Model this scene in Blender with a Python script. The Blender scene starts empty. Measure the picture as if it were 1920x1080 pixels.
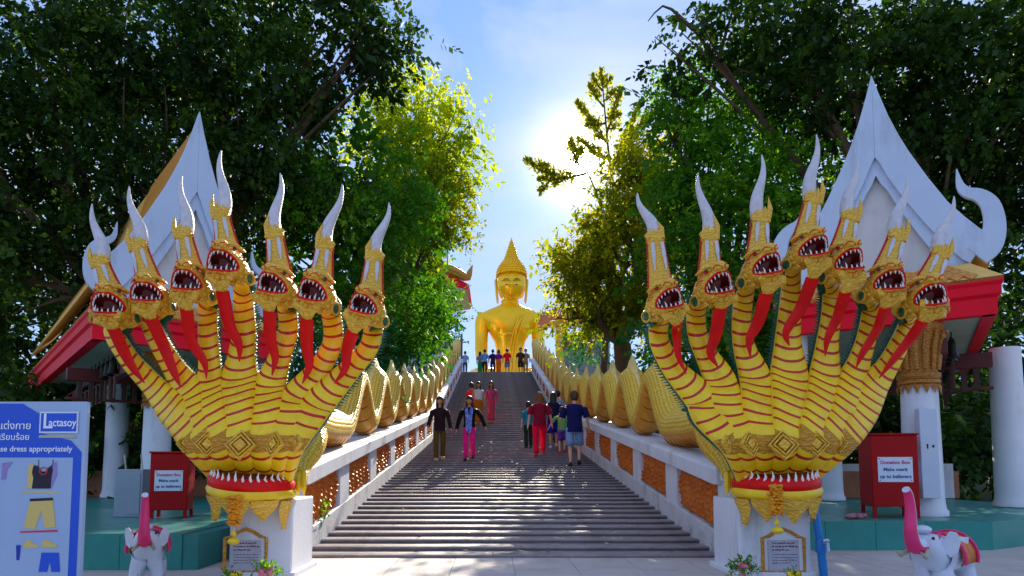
import bpy, bmesh, math, random
import numpy as np
from mathutils import Vector, Matrix, noise as mnoise

# ---------------------------------------------------------------- camera, sky, sun, exposure
scene = bpy.context.scene
col = scene.collection
R = math.radians
F, CX, HZ, CAMH, PITCH = 1200.0, 925.0, 874.0, 1.0, R(4.0)
CY = HZ - F * math.tan(PITCH)
cam_d = bpy.data.cameras.new('camera')
cam_d.sensor_width = 36.0
cam_d.lens = 36.0 * F / 1920.0
cam_d.shift_x = (960 - CX) / 1920.0
cam_d.shift_y = (CY - 540) / 1920.0
cam_d.clip_start, cam_d.clip_end = 0.05, 3000
cam = bpy.data.objects.new('camera', cam_d)
cam.location = (0, 0, CAMH)
cam.rotation_euler = (R(90) + PITCH, 0, 0)
col.objects.link(cam)
scene.camera = cam
FW = Vector((0, math.cos(PITCH), math.sin(PITCH)))
UPV = Vector((0, -math.sin(PITCH), math.cos(PITCH)))


def ray(px, py):
    return FW + Vector((1, 0, 0)) * ((px - CX) / F) + UPV * ((CY - py) / F)


def U(px, py, Y):
    """world point at depth Y seen at photo pixel (px, py): used to read real positions off the photograph"""
    d = ray(px, py)
    return Vector((0, 0, CAMH)) + d * (Y / d.y)


def PXY(p):
    q = Vector(p) - Vector((0, 0, CAMH))
    d = q.dot(FW)
    return CX + F * q.x / d, CY - F * q.dot(UPV) / d


SUN_DIR = ray(1088, 300).normalized()
sun_el = math.asin(SUN_DIR.z)
sun_az = math.atan2(SUN_DIR.x, SUN_DIR.y)
world = bpy.data.worlds.new('World')
scene.world = world
world.use_nodes = True
nt = world.node_tree
for n in list(nt.nodes):
    nt.nodes.remove(n)
wo = nt.nodes.new('ShaderNodeOutputWorld')
bg = nt.nodes.new('ShaderNodeBackground')
sky = nt.nodes.new('ShaderNodeTexSky')
sky.sky_type = 'NISHITA'
sky.sun_disc = False
sky.sun_elevation = sun_el
sky.sun_rotation = sun_az
sky.air_density, sky.dust_density, sky.ozone_density = 1.0, 0.06, 2.0
tc = nt.nodes.new('ShaderNodeTexCoord')
mp = nt.nodes.new('ShaderNodeMapping')
mp.inputs['Scale'].default_value = (1.6, 1.6, 4.2)
nz = nt.nodes.new('ShaderNodeTexNoise')
nz.inputs['Scale'].default_value = 1.7
nz.inputs['Detail'].default_value = 7
nz.inputs['Roughness'].default_value = 0.55
nz.inputs['Distortion'].default_value = 0.5
rp = nt.nodes.new('ShaderNodeValToRGB')
rp.color_ramp.elements[0].position, rp.color_ramp.elements[0].color = 0.36, (0.06, 0.06, 0.06, 1)
rp.color_ramp.elements[1].position, rp.color_ramp.elements[1].color = 0.66, (0.8, 0.8, 0.8, 1)
cl = nt.nodes.new('ShaderNodeMixRGB')
cl.inputs[2].default_value = (5.0, 5.6, 7.2, 1)
tint = nt.nodes.new('ShaderNodeMixRGB')
tint.blend_type = 'MULTIPLY'
tint.inputs[0].default_value = 1.0
tint.inputs[2].default_value = (0.58, 0.84, 1.2, 1)
nt.links.new(tc.outputs['Generated'], mp.inputs[0])
nt.links.new(mp.outputs[0], nz.inputs['Vector'])
nt.links.new(nz.outputs['Fac'], rp.inputs[0])
nt.links.new(rp.outputs[0], cl.inputs[0])
nt.links.new(sky.outputs[0], tint.inputs[1])
nt.links.new(tint.outputs[0], cl.inputs[1])
# photographs hold the glare round the sun: a soft shoulder on the whole sky, x / (1 + x / k)
sh1 = nt.nodes.new('ShaderNodeVectorMath')
sh1.operation = 'MULTIPLY_ADD'
sh1.inputs[1].default_value = (1 / 2.8, 1 / 3.7, 1 / 5.8)
sh1.inputs[2].default_value = (1, 1, 1)
sh2 = nt.nodes.new('ShaderNodeVectorMath')
sh2.operation = 'DIVIDE'
nt.links.new(cl.outputs[0], sh1.inputs[0])
nt.links.new(cl.outputs[0], sh2.inputs[0])
nt.links.new(sh1.outputs[0], sh2.inputs[1])
# bright aureole round the sun (forward scattering in hazy air)
nrm_ = nt.nodes.new('ShaderNodeVectorMath')
nrm_.operation = 'NORMALIZE'
dot_ = nt.nodes.new('ShaderNodeVectorMath')
dot_.operation = 'DOT_PRODUCT'
dot_.inputs[1].default_value = SUN_DIR
nt.links.new(tc.outputs['Generated'], nrm_.inputs[0])
nt.links.new(nrm_.outputs[0], dot_.inputs[0])
prev = sh2.outputs[0]
for ex, amp in ((5000.0, (70, 66, 56)), (1100.0, (6.5, 6.0, 4.8)), (160.0, (1.2, 1.0, 0.7))):
    pw = nt.nodes.new('ShaderNodeMath')
    pw.operation = 'POWER'
    pw.use_clamp = True
    pw.inputs[1].default_value = ex
    nt.links.new(dot_.outputs['Value'], pw.inputs[0])
    sc_ = nt.nodes.new('ShaderNodeVectorMath')
    sc_.operation = 'SCALE'
    sc_.inputs[0].default_value = amp
    nt.links.new(pw.outputs[0], sc_.inputs['Scale'])
    ad = nt.nodes.new('ShaderNodeVectorMath')
    ad.operation = 'ADD'
    nt.links.new(prev, ad.inputs[0])
    nt.links.new(sc_.outputs[0], ad.inputs[1])
    prev = ad.outputs[0]
nt.links.new(prev, bg.inputs[0])
bg.inputs[1].default_value = 0.14
nt.links.new(bg.outputs[0], wo.inputs[0])
sun_d = bpy.data.lights.new('sun', 'SUN')
sun_d.energy, sun_d.angle, sun_d.color = 3.8, R(0.53), (1.0, 0.9, 0.72)
sun = bpy.data.objects.new('sun', sun_d)
sun.rotation_euler = (-SUN_DIR).to_track_quat('-Z', 'Y').to_euler()
sun.location = (10, 40, 40)
col.objects.link(sun)
scene.view_settings.view_transform = 'Standard'
scene.view_settings.look = 'None'
scene.view_settings.gamma = 1.0
scene.view_settings.use_curve_mapping = False
scene.view_settings.exposure = 1.36
scene.render.engine = 'CYCLES'
scene.cycles.max_bounces = 6
scene.cycles.diffuse_bounces = 3
scene.cycles.glossy_bounces = 2
scene.cycles.transmission_bounces = 4
scene.cycles.use_denoising = True
rnd = random.Random(7)


# ---------------------------------------------------------------- helpers
def S(r, g, b):
    f = lambda c: (c / 255 / 12.92) if c / 255 <= 0.04045 else ((c / 255 + 0.055) / 1.055) ** 2.4
    return (f(r), f(g), f(b))


MATS = {}


def mat(name, c, rough=0.6, metal=0.0, var=0.18, scale=6.0, bump=0.15, bscale=45.0, c2=None, spec=0.5, coat=0.0,
        pattern=None, detail=5.0, stain=None, stain_amt=0.0, streak=False):
    """principled material: base colour mottled by noise, optional stains, fine relief"""
    if name in MATS:
        return MATS[name]
    m = bpy.data.materials.new(name)
    m.use_nodes = True
    t = m.node_tree
    L = t.links.new
    b = t.nodes['Principled BSDF']
    b.inputs['Roughness'].default_value = rough
    b.inputs['Metallic'].default_value = metal
    b.inputs['Specular IOR Level'].default_value = spec
    b.inputs['Coat Weight'].default_value = coat
    b.inputs['Coat Roughness'].default_value = 0.15
    co = t.nodes.new('ShaderNodeTexCoord')
    n1 = t.nodes.new('ShaderNodeTexNoise')
    n1.inputs['Scale'].default_value = scale
    n1.inputs['Detail'].default_value = detail
    n1.inputs['Roughness'].default_value = 0.6
    L(co.outputs['Object'], n1.inputs['Vector'])
    mr = t.nodes.new('ShaderNodeMapRange')
    mr.inputs[1].default_value, mr.inputs[2].default_value = 0.3, 0.7
    L(n1.outputs['Fac'], mr.inputs[0])
    mx = t.nodes.new('ShaderNodeMixRGB')
    a = tuple(x * (1 - var) for x in c)
    z = c2 if c2 else tuple(min(1, x * (1 + var)) for x in c)
    mx.inputs[1].default_value, mx.inputs[2].default_value = (*a, 1), (*z, 1)
    L(mr.outputs[0], mx.inputs[0])
    out = mx.outputs[0]
    if stain:
        n3 = t.nodes.new('ShaderNodeTexNoise')
        n3.inputs['Scale'].default_value = scale * 0.6
        n3.inputs['Detail'].default_value = 9
        n3.inputs['Roughness'].default_value = 0.72
        mpn = t.nodes.new('ShaderNodeMapping')
        mpn.inputs['Location'].default_value = (3.1, 7.7, 1.3)
        mpn.inputs['Scale'].default_value = (1.9, 1.9, 0.4) if streak else (1.5, 1.5, 0.8)
        L(co.outputs['Object'], mpn.inputs[0])
        L(mpn.outputs[0], n3.inputs['Vector'])
        mr3 = t.nodes.new('ShaderNodeMapRange')
        mr3.inputs[1].default_value, mr3.inputs[2].default_value = 0.52, 0.72
        mr3.inputs[4].default_value = stain_amt
        L(n3.outputs['Fac'], mr3.inputs[0])
        mx3 = t.nodes.new('ShaderNodeMixRGB')
        mx3.inputs[2].default_value = (*stain, 1)
        L(mr3.outputs[0], mx3.inputs[0])
        L(out, mx3.inputs[1])
        out = mx3.outputs[0]
    height = None
    if pattern == 'scales':            # overlapping body scales laid out along the UVs
        v = t.nodes.new('ShaderNodeTexVoronoi')
        v.inputs['Scale'].default_value = 1.0
        v.inputs['Randomness'].default_value = 0.22
        L(co.outputs['UV'], v.inputs['Vector'])
        mrv = t.nodes.new('ShaderNodeMapRange')
        mrv.inputs[1].default_value, mrv.inputs[2].default_value = 0.25, 0.62
        mrv.inputs[3].default_value, mrv.inputs[4].default_value = 1.0, 0.0
        L(v.outputs['Distance'], mrv.inputs[0])
        mxs = t.nodes.new('ShaderNodeMixRGB')
        mxs.inputs[1].default_value = (c[0] * 0.78, c[1] * 0.62, c[2] * 0.3, 1)
        L(mrv.outputs[0], mxs.inputs[0])
        L(out, mxs.inputs[2])
        out = mxs.outputs[0]
        height = mrv.outputs[0]
    if pattern == 'carved':            # shallow carved relief of curls
        v = t.nodes.new('ShaderNodeTexWave')
        v.wave_type = 'RINGS'
        v.inputs['Scale'].default_value = 9.0
        v.inputs['Distortion'].default_value = 9.0
        v.inputs['Detail'].default_value = 2.0
        v.inputs['Detail Scale'].default_value = 2.2
        L(co.outputs['Object'], v.inputs['Vector'])
        mxs = t.nodes.new('ShaderNodeMixRGB')
        mxs.inputs[1].default_value = (c[0] * 0.80, c[1] * 0.66, c[2] * 0.4, 1)
        L(v.outputs['Fac'], mxs.inputs[0])
        L(out, mxs.inputs[2])
        out = mxs.outputs[0]
        height = v.outputs['Fac']
    L(out, b.inputs['Base Color'])
    if bump > 0:
        bp = t.nodes.new('ShaderNodeBump')
        bp.inputs['Strength'].default_value = bump
        bp.inputs['Distance'].default_value = 0.02
        if height is None:
            n2 = t.nodes.new('ShaderNodeTexNoise')
            n2.inputs['Scale'].default_value = bscale
            n2.inputs['Detail'].default_value = 4
            L(co.outputs['Object'], n2.inputs['Vector'])
            height = n2.outputs['Fac']
        L(height, bp.inputs['Height'])
        L(bp.outputs[0], b.inputs['Normal'])
    MATS[name] = m
    return m


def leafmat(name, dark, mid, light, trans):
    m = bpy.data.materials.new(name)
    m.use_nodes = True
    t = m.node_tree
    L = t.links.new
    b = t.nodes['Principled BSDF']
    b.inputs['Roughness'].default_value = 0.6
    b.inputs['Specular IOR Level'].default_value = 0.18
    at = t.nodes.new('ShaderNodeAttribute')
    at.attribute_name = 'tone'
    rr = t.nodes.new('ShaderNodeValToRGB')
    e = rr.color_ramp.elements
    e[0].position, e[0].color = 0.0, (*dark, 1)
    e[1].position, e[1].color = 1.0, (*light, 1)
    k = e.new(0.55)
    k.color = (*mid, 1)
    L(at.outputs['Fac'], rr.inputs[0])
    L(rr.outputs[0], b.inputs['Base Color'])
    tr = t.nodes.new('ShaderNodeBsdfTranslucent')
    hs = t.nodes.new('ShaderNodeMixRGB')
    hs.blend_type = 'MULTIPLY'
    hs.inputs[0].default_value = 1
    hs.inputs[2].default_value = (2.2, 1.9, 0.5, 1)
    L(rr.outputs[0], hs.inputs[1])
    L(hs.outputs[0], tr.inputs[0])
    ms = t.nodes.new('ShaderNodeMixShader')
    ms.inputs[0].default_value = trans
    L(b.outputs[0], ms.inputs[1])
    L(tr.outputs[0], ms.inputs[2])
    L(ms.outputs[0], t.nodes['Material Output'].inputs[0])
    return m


BASE = {}


def tag(o, label=None, cat=None, group=None, kind=None):
    if label:
        o['label'] = label
    if cat:
        o['category'] = cat
    if group:
        o['group'] = group
    if kind:
        o['kind'] = kind
    return o


def thing(name, loc, label, cat, group=None):
    o = bpy.data.objects.new(name, None)
    o.empty_display_size = 0.2
    o.location = loc
    col.objects.link(o)
    BASE[o.name] = Vector(loc)
    return tag(o, label, cat, group)


def link_mesh(name, me, parent=None, loc=None):
    o = bpy.data.objects.new(name, me)
    col.objects.link(o)
    if parent is not None:
        o.parent = parent
        BASE[o.name] = BASE[parent.name]
    else:
        BASE[o.name] = Vector((0, 0, 0))
    if loc is not None:
        o.location = loc
    return o


class MB:
    """collects shapes given in world coordinates and links them as one mesh object"""

    def __init__(self):
        self.v, self.f, self.m, self.uv = [], [], [], {}

    def add(self, vs, fs, m=0):
        o = len(self.v)
        self.v += [tuple(p) for p in vs]
        for i, f in enumerate(fs):
            self.f.append(tuple(o + k for k in f))
            self.m.append(m[i] if isinstance(m, list) else m)
        return self

    def box(self, c, s, m=0, rz=0.0, rot=None):
        hx, hy, hz = s[0] / 2, s[1] / 2, s[2] / 2
        M = rot if rot is not None else Matrix.Rotation(rz, 3, 'Z')
        vs = [Vector(c) + M @ Vector((x, y, z)) for x in (-hx, hx) for y in (-hy, hy) for z in (-hz, hz)]
        return self.add(vs, [(0, 1, 3, 2), (4, 6, 7, 5), (0, 4, 5, 1), (2, 3, 7, 6), (0, 2, 6, 4), (1, 5, 7, 3)], m)

    def loft(self, rings, closed=True, cap0=False, cap1=False, m=0, uv=None):
        """rings: list of equally long point lists; m: int or function(ring, segment)"""
        o = len(self.v)
        n = len(rings[0])
        for r in rings:
            self.v += [tuple(p) for p in r]
        for i in range(len(rings) - 1):
            for j in range(n if closed else n - 1):
                k = (j + 1) % n
                if uv:
                    self.uv[len(self.f)] = [uv(i, j), uv(i, j + 1), uv(i + 1, j + 1), uv(i + 1, j)]
                self.f.append((o + i * n + j, o + i * n + k, o + (i + 1) * n + k, o + (i + 1) * n + j))
                self.m.append(m(i, j) if callable(m) else m)
        mm = 0 if callable(m) else m
        if cap0:
            self.f.append(tuple(o + j for j in range(n))[::-1])
            self.m.append(m(0, 0) if callable(m) else mm)
        if cap1:
            self.f.append(tuple(o + (len(rings) - 1) * n + j for j in range(n)))
            self.m.append(m(len(rings) - 2, 0) if callable(m) else mm)
        return self

    def tube(self, path, rad, n=8, m=0, caps=True, up=(0, 0, 1), flat=1.0, uv=None):
        path = [Vector(p) for p in path]
        if not hasattr(rad, '__len__'):
            rad = [rad] * len(path)
        rings = []
        u0 = Vector(up)
        for i, p in enumerate(path):
            t = (path[min(i + 1, len(path) - 1)] - path[max(i - 1, 0)])
            t = t.normalized() if t.length > 1e-9 else Vector((0, 0, 1))
            a = u0 - t * u0.dot(t)
            if a.length < 1e-4:
                a = Vector((1, 0, 0)) - t * t.x
            a.normalize()
            b = t.cross(a)
            u0 = a
            r = rad[i]
            rings.append([p + a * (math.cos(2 * math.pi * j / n) * r * flat) + b * (math.sin(2 * math.pi * j / n) * r)
                          for j in range(n)])
        return self.loft(rings, True, caps, caps, m, uv)

    def ell(self, c, r, nu=12, nv=8, m=0, rot=None):
        rings = []
        M = rot if rot is not None else Matrix.Identity(3)
        c = Vector(c)
        for i in range(1, nv):
            th = math.pi * i / nv
            rings.append([c + M @ Vector((r[0] * math.sin(th) * math.cos(2 * math.pi * j / nu),
                                          r[1] * math.sin(th) * math.sin(2 * math.pi * j / nu),
                                          -r[2] * math.cos(th))) for j in range(nu)])
        o = len(self.v)
        self.loft(rings, True, False, False, m)
        b = len(self.v)
        self.v += [tuple(c + M @ Vector((0, 0, -r[2]))), tuple(c + M @ Vector((0, 0, r[2])))]
        e = o + (nv - 2) * nu
        for j in range(nu):
            k = (j + 1) % nu
            self.f += [(b, o + k, o + j), (b + 1, e + j, e + k)]
            self.m += [m, m]
        return self

    def prism(self, poly, d, m=0):
        """closed planar polygon (world points) extruded by vector d"""
        n = len(poly)
        d = Vector(d)
        vs = [Vector(p) for p in poly] + [Vector(p) + d for p in poly]
        fs = [tuple(range(n))[::-1], tuple(range(n, 2 * n))] + [(i, (i + 1) % n, n + (i + 1) % n, n + i) for i in range(n)]
        return self.add(vs, fs, m)

    def lathe(self, c, prof, n=16, m=0, mfun=None, sx=1.0, sy=1.0):
        rings = [[Vector(c) + Vector((r * sx * math.cos(2 * math.pi * j / n), r * sy * math.sin(2 * math.pi * j / n), z))
                  for j in range(n)] for r, z in prof]
        return self.loft(rings, True, True, True, mfun or m)

    def mesh(self, name, mats, base=(0, 0, 0), sharp=42, smooth=True):
        me = bpy.data.meshes.new(name)
        b = Vector(base)
        me.from_pydata([(x - b.x, y - b.y, z - b.z) for x, y, z in self.v], [], self.f)
        if not isinstance(mats, (list, tuple)):
            mats = [mats]
        for mm in mats:
            me.materials.append(mm)
        if len(mats) > 1:
            me.polygons.foreach_set('material_index', self.m)
        if self.uv:
            ul = me.uv_layers.new(name='UVMap')
            for p in me.polygons:
                q = self.uv.get(p.index)
                if q:
                    for k, li in enumerate(p.loop_indices):
                        ul.data[li].uv = q[k]
        bm = bmesh.new()
        bm.from_mesh(me)
        bmesh.ops.recalc_face_normals(bm, faces=bm.faces)
        bm.to_mesh(me)
        bm.free()
        if smooth:
            me.polygons.foreach_set('use_smooth', [True] * len(me.polygons))
            me.set_sharp_from_angle(angle=R(sharp))
        me.update()
        return me

    def build(self, name, mats, parent=None, sharp=42, smooth=True, bevel=0.0, kind=None, label=None):
        base = BASE[parent.name] if parent is not None else Vector((0, 0, 0))
        o = link_mesh(name, self.mesh(name, mats, base, sharp, smooth), parent)
        if bevel:
            bv = o.modifiers.new('bevel', 'BEVEL')
            bv.width = bevel
            bv.segments = 2
            bv.limit_method = 'ANGLE'
        if kind:
            o['kind'] = kind
        if label:
            o['label'] = label
        return o

    def thing(self, name, mats, loc, label, cat, group=None, **k):
        """one-mesh thing whose origin is at loc"""
        sm = k.pop('smooth', True)
        o = link_mesh(name, self.mesh(name, mats, loc, k.pop('sharp', 42), sm), None, loc)
        BASE[o.name] = Vector(loc)
        bvw = k.pop('bevel', 0)
        if bvw:
            bv = o.modifiers.new('bevel', 'BEVEL')
            bv.width = bvw
            bv.segments = 2
            bv.limit_method = 'ANGLE'
        return tag(o, label, cat, group)


def struct(mb, name, mats, **k):
    o = mb.build(name, mats, None, **k)
    o['kind'] = 'structure'
    return o


def spline(pts, n):
    """Catmull-Rom through pts (tuples of any length), n samples, even in arc length of the first three numbers"""
    P = [np.array(p, float) for p in pts]
    P = [2 * P[0] - P[1]] + P + [2 * P[-1] - P[-2]]
    fine = []
    for i in range(1, len(P) - 2):
        for k in range(16):
            t = k / 16
            fine.append(0.5 * (2 * P[i] + (P[i + 1] - P[i - 1]) * t + (2 * P[i - 1] - 5 * P[i] + 4 * P[i + 1] - P[i + 2]) * t * t
                               + (3 * P[i] - P[i - 1] - 3 * P[i + 1] + P[i + 2]) * t ** 3))
    fine.append(P[-2])
    fine = np.array(fine)
    d = np.concatenate([[0], np.cumsum(np.linalg.norm(np.diff(fine[:, :3], axis=0), axis=1))])
    s = np.linspace(0, d[-1], n)
    return np.stack([np.interp(s, d, fine[:, k]) for k in range(fine.shape[1])], 1), d[-1]


# ---------------------------------------------------------------- materials
M_gold = mat('yellow_gold_paint', S(252, 204, 10), 0.36, 0.0, 0.07, 5, 0.14, 50, c2=S(255, 218, 24), spec=0.5, stain=S(200, 130, 6), stain_amt=0.45)
M_goldc = mat('carved_gold_paint', S(248, 196, 52), 0.4, 0.0, 0.15, 14, 0.4, pattern='carved', c2=S(252, 210, 84), spec=0.5)
M_orn = mat('old_gold_ornament', S(216, 154, 16), 0.42, 0.0, 0.2, 20, 0.6, pattern='carved', spec=0.6)
M_rim = mat('pale_yellow_rim', S(240, 214, 70), 0.4, 0, 0.1, 8, 0.1)
M_red = mat('red_gloss_paint', S(224, 6, 8), 0.45, 0, 0.15, 6, 0.1, spec=0.25)
M_stripe = mat('red_stripe_paint', S(196, 24, 16), 0.4, 0, 0.18, 12, 0.1)
M_mouth = mat('dark_red_mouth', S(105, 6, 14), 0.5, 0, 0.2, 8, 0.1)
M_tooth = mat('tooth_white', S(238, 234, 226), 0.35, 0, 0.06, 10, 0.05)
M_green = mat('green_scale_paint', S(14, 92, 62), 0.4, 0, 0.3, 16, 0.8, pattern='scales', c2=S(20, 116, 96))
M_horn = mat('silver_horn_paint', S(206, 202, 210), 0.42, 0.0, 0.1, 14, 0.35, 50, stain=S(150, 140, 130), stain_amt=0.45)
M_scale = mat('gold_body_scale', S(250, 206, 48), 0.4, 0, 0.12, 3, 0.75, pattern='scales', c2=S(252, 218, 84))
M_belly = mat('ochre_belly_paint', S(222, 142, 18), 0.42, 0, 0.14, 5, 0.15, 40, c2=S(228, 158, 36), stain=S(150, 80, 14), stain_amt=0.4)
M_groove = mat('belly_groove_paint', S(128, 62, 14), 0.6, 0, 0.2, 6, 0.1)
M_fin = mat('cream_fin_paint', S(240, 208, 110), 0.5, 0, 0.12, 10, 0.4, 60, c2=S(246, 222, 146))
M_white = mat('white_wall_paint', S(222, 224, 232), 0.6, 0, 0.05, 2.5, 0.15, 30, stain=S(150, 146, 140), stain_amt=0.55, streak=True)
M_curb = mat('weathered_white_curb', S(208, 208, 212), 0.7, 0, 0.08, 3.0, 0.3, 30, stain=S(104, 98, 88), stain_amt=0.85)
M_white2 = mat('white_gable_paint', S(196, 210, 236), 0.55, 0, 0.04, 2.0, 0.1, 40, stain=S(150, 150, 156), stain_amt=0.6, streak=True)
M_infill = mat('cream_gable_panel', S(214, 208, 208), 0.65, 0, 0.07, 1.6, 0.1, 30, stain=S(160, 150, 150), stain_amt=0.4)
M_panel = mat('orange_relief_paint', S(206, 92, 12), 0.42, 0, 0.25, 20, 0.3, 70, c2=S(228, 124, 26), stain=S(130, 20, 8), stain_amt=0.8)
M_pred = mat('panel_dark_red', S(140, 34, 12), 0.6, 0, 0.2, 10, 0.2)
M_stone = mat('worn_step_stone', S(136, 122, 122), 0.5, 0, 0.2, 2.2, 0.4, 60, c2=S(164, 150, 152), stain=S(78, 66, 66), stain_amt=0.8)
M_plaza = mat('plaza_paving', S(186, 178, 172), 0.75, 0, 0.14, 1.2, 0.2, 40, stain=S(120, 112, 108), stain_amt=0.5)
M_earth = mat('hillside_earth', S(92, 84, 52), 0.95, 0, 0.3, 0.8, 0.6, 8, c2=S(78, 92, 44))
M_tealt = mat('teal_tile', S(28, 132, 124), 0.4, 0, 0.12, 1.5, 0.08, 30, c2=S(44, 150, 142), stain=S(60, 96, 90), stain_amt=0.4)
M_tealf = mat('teal_floor', S(70, 138, 128), 0.3, 0, 0.12, 1.5, 0.06, 30, stain=S(60, 96, 90), stain_amt=0.4)
M_fasc = mat('crimson_fascia', S(244, 2, 40), 0.5, 0, 0.08, 2.0, 0.06, 30, spec=0.2)
M_tile = mat('orange_roof_tile', S(222, 138, 34), 0.5, 0, 0.18, 9, 0.2, 40, c2=S(232, 158, 58), stain=S(150, 84, 24), stain_amt=0.5)
M_tilel = mat('tile_grout', S(236, 184, 96), 0.7, 0, 0.1, 6, 0.1)
M_soff = mat('cream_soffit', S(176, 176, 156), 0.7, 0, 0.1, 2, 0.1)
M_cap = mat('bronze_gold_capital', S(186, 122, 34), 0.4, 0.2, 0.2, 12, 0.45, pattern='carved', spec=0.6)
M_dred = mat('dark_red_beam', S(92, 16, 14), 0.55, 0, 0.2, 5, 0.1)
M_wood = mat('dark_wood', S(70, 34, 20), 0.6, 0, 0.25, 6, 0.3)
M_iron = mat('dark_bell_bronze', S(48, 42, 34), 0.45, 0.6, 0.2, 8, 0.2)
M_boxred = mat('donation_box_red', S(170, 4, 10), 0.5, 0, 0.1, 4, 0.06, 30, spec=0.2)
M_paper = mat('notice_white', S(214, 226, 240), 0.5, 0, 0.03, 5, 0)
M_pink = mat('text_magenta', S(214, 30, 110), 0.6, 0, 0, 5, 0)
M_tblue = mat('text_blue', S(10, 70, 150), 0.6, 0, 0, 5, 0)
M_bark = mat('grey_brown_bark', S(92, 74, 56), 0.9, 0, 0.3, 7, 0.9, 18, stain=S(60, 66, 44), stain_amt=0.5)
M_buddha = mat('buddha_gold', S(255, 198, 2), 0.27, 0.45, 0.05, 0.4, 0.06, 2.5, c2=S(255, 210, 8), spec=0.6, stain=S(220, 150, 0), stain_amt=0.4)
# ---------------------------------------------------------------- ground, hill, stairs
SX, HW, Y0, Y1, Y2 = 0.2, 2.25, 7.0, 21.6, 41.4
S1, S2 = 0.125, 0.265


def zs(y):
    if y < Y0:
        return 0.0
    if y < Y1:
        return S1 * (y - Y0)
    z1 = S1 * (Y1 - Y0)
    return z1 + S2 * (min(y, Y2) - Y1)


ZT = zs(Y2)
g = MB()
g.add([(-900, -900, 0), (900, -900, 0), (900, 1400, 0), (-900, 1400, 0)], [(0, 1, 2, 3)])
struct(g, 'ground', mat('far_ground', S(110, 116, 80), 0.95, 0, 0.25, 0.05, 0.2, 2))
# paved plaza: slabs near the camera are single pieces
pl = MB()
pl.add([(-14, -12, 0.004), (14, -12, 0.004), (14, 14, 0.004), (-14, 14, 0.004)], [(0, 1, 2, 3)])
plaza = struct(pl, 'plaza', M_plaza)
slab = MB()
slab.box((0, 0, 0), (0.595, 0.595, 0.012))
slab_me = slab.mesh('paving_slab', mat('paving_slab_stone', S(192, 182, 178), 0.7, 0, 0.1, 2.2, 0.2, 50, stain=S(130, 120, 118), stain_amt=0.45), smooth=False)
for i in range(-5, 7):
    for j in range(2, 11):
        o = link_mesh('paving_slab', slab_me, plaza, (SX + 0.3 + i * 0.6, 0.85 + j * 0.6, 0.009 + rnd.uniform(-0.0015, 0.0015)))
        o.rotation_euler = (0, 0, rnd.choice((0, 1, 2, 3)) * math.pi / 2)

# hillside beside the stairs: follows the flights, flat where the pavilions stand
hs = MB()
xs = [-120, -80, -50, -34, -24, -18, -14, -11, -9, -7, -5.5, -4, -3.0, -2.75, 3.15, 3.4, 4.4, 5.9, 7.4, 9.4, 11.4, 14.4, 18.4, 24, 34, 50, 80, 120]
ysn = [9.0, 10.5, 12, 13.5, 15, 17, 19, 21.6, 24, 27, 30, 33, 36, 39, 41.4, 43, 50, 65, 90, 130, 200]


def hz(x, y):
    d = abs(x - SX) - 2.9
    k = min(1, max(0, (y - 9.5 - min(4.5, max(0, d) * 1.6)) / 5.0))
    k = k * k * (3 - 2 * k)
    z = (zs(y) - 0.35) * k - 0.02 * (1 - k)
    if y > 60:
        z -= (y - 60) * 0.05
    return z + (mnoise.noise(Vector((x * 0.25, y * 0.25, 0))) * 0.25 if d > 0.5 else 0) * k


rings = [[(x, y, hz(x, y)) for x in xs] for y in ysn]
hs.loft(rings, closed=False)
struct(hs, 'hillside', M_earth)

stair = MB()
prof = [(Y0 + 0.2, -0.2)] + [(y, zs(y) - 0.14) for y in (Y0 + 0.2, 12, 17, Y1, 26, 31, 36, Y2 + 0.5)]
for a, b in zip(prof[1:-1], prof[2:]):
    stair.add([(SX - HW - 0.1, a[0], a[1]), (SX + HW + 0.1, a[0], a[1]), (SX + HW + 0.1, b[0], b[1]), (SX - HW - 0.1, b[0], b[1])], [(0, 1, 2, 3)])
staircase = struct(stair, 'staircase', M_stone)
NT1 = 42
T1 = (Y1 - Y0) / NT1
NT2 = 57
T2 = (Y2 - Y1) / NT2


def step_mesh(t, r, seed):
    """one worn step: rounded nosing, slightly wavy front edge"""
    rr = random.Random(seed)
    rings = []
    nx = 22
    for i in range(nx + 1):
        x = -HW + 2 * HW * i / nx
        w = mnoise.noise(Vector((x * 1.3, seed * 3.7, 0))) * 0.006
        h = mnoise.noise(Vector((x * 0.9, seed * 1.7, 5))) * 0.004
        rings.append([(x, 0.02, -r - 0.06), (x, 0.02 + w, -0.028 + h), (x, -0.012 + w, -0.024 + h), (x, -0.016 + w, -0.010 + h),
                      (x, -0.004 + w, 0.0 + h), (x, t + 0.03, 0.0 + h * 0.4), (x, t + 0.03, -r - 0.06)])
    m = MB()
    m.loft(rings, True, True, True)
    return m.mesh('step', M_stone, sharp=55)


sm1 = [step_mesh(T1, S1 * T1, k) for k in range(7)]
sm2 = [step_mesh(T2, S2 * T2, 20 + k) for k in range(5)]
for i in range(NT1):
    o = link_mesh('step', sm1[i % 7], staircase, (SX, Y0 + i * T1, S1 * T1 * (i + 1)))
    if i % 2:
        o.rotation_euler = (0, 0, 0)
for i in range(NT2):
    link_mesh('step', sm2[i % 5], staircase, (SX, Y1 + i * T2, zs(Y1) + S2 * T2 * (i + 1)))
tr = MB()
tr.box((SX, 66, ZT - 0.15), (24, 49, 0.3))
struct(tr, 'terrace', mat('terrace_paving', S(150, 140, 128), 0.7, 0, 0.1, 0.8, 0.1))

# ---------------------------------------------------------------- balustrades
PER, POSTW = 2.12, 0.55


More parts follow.
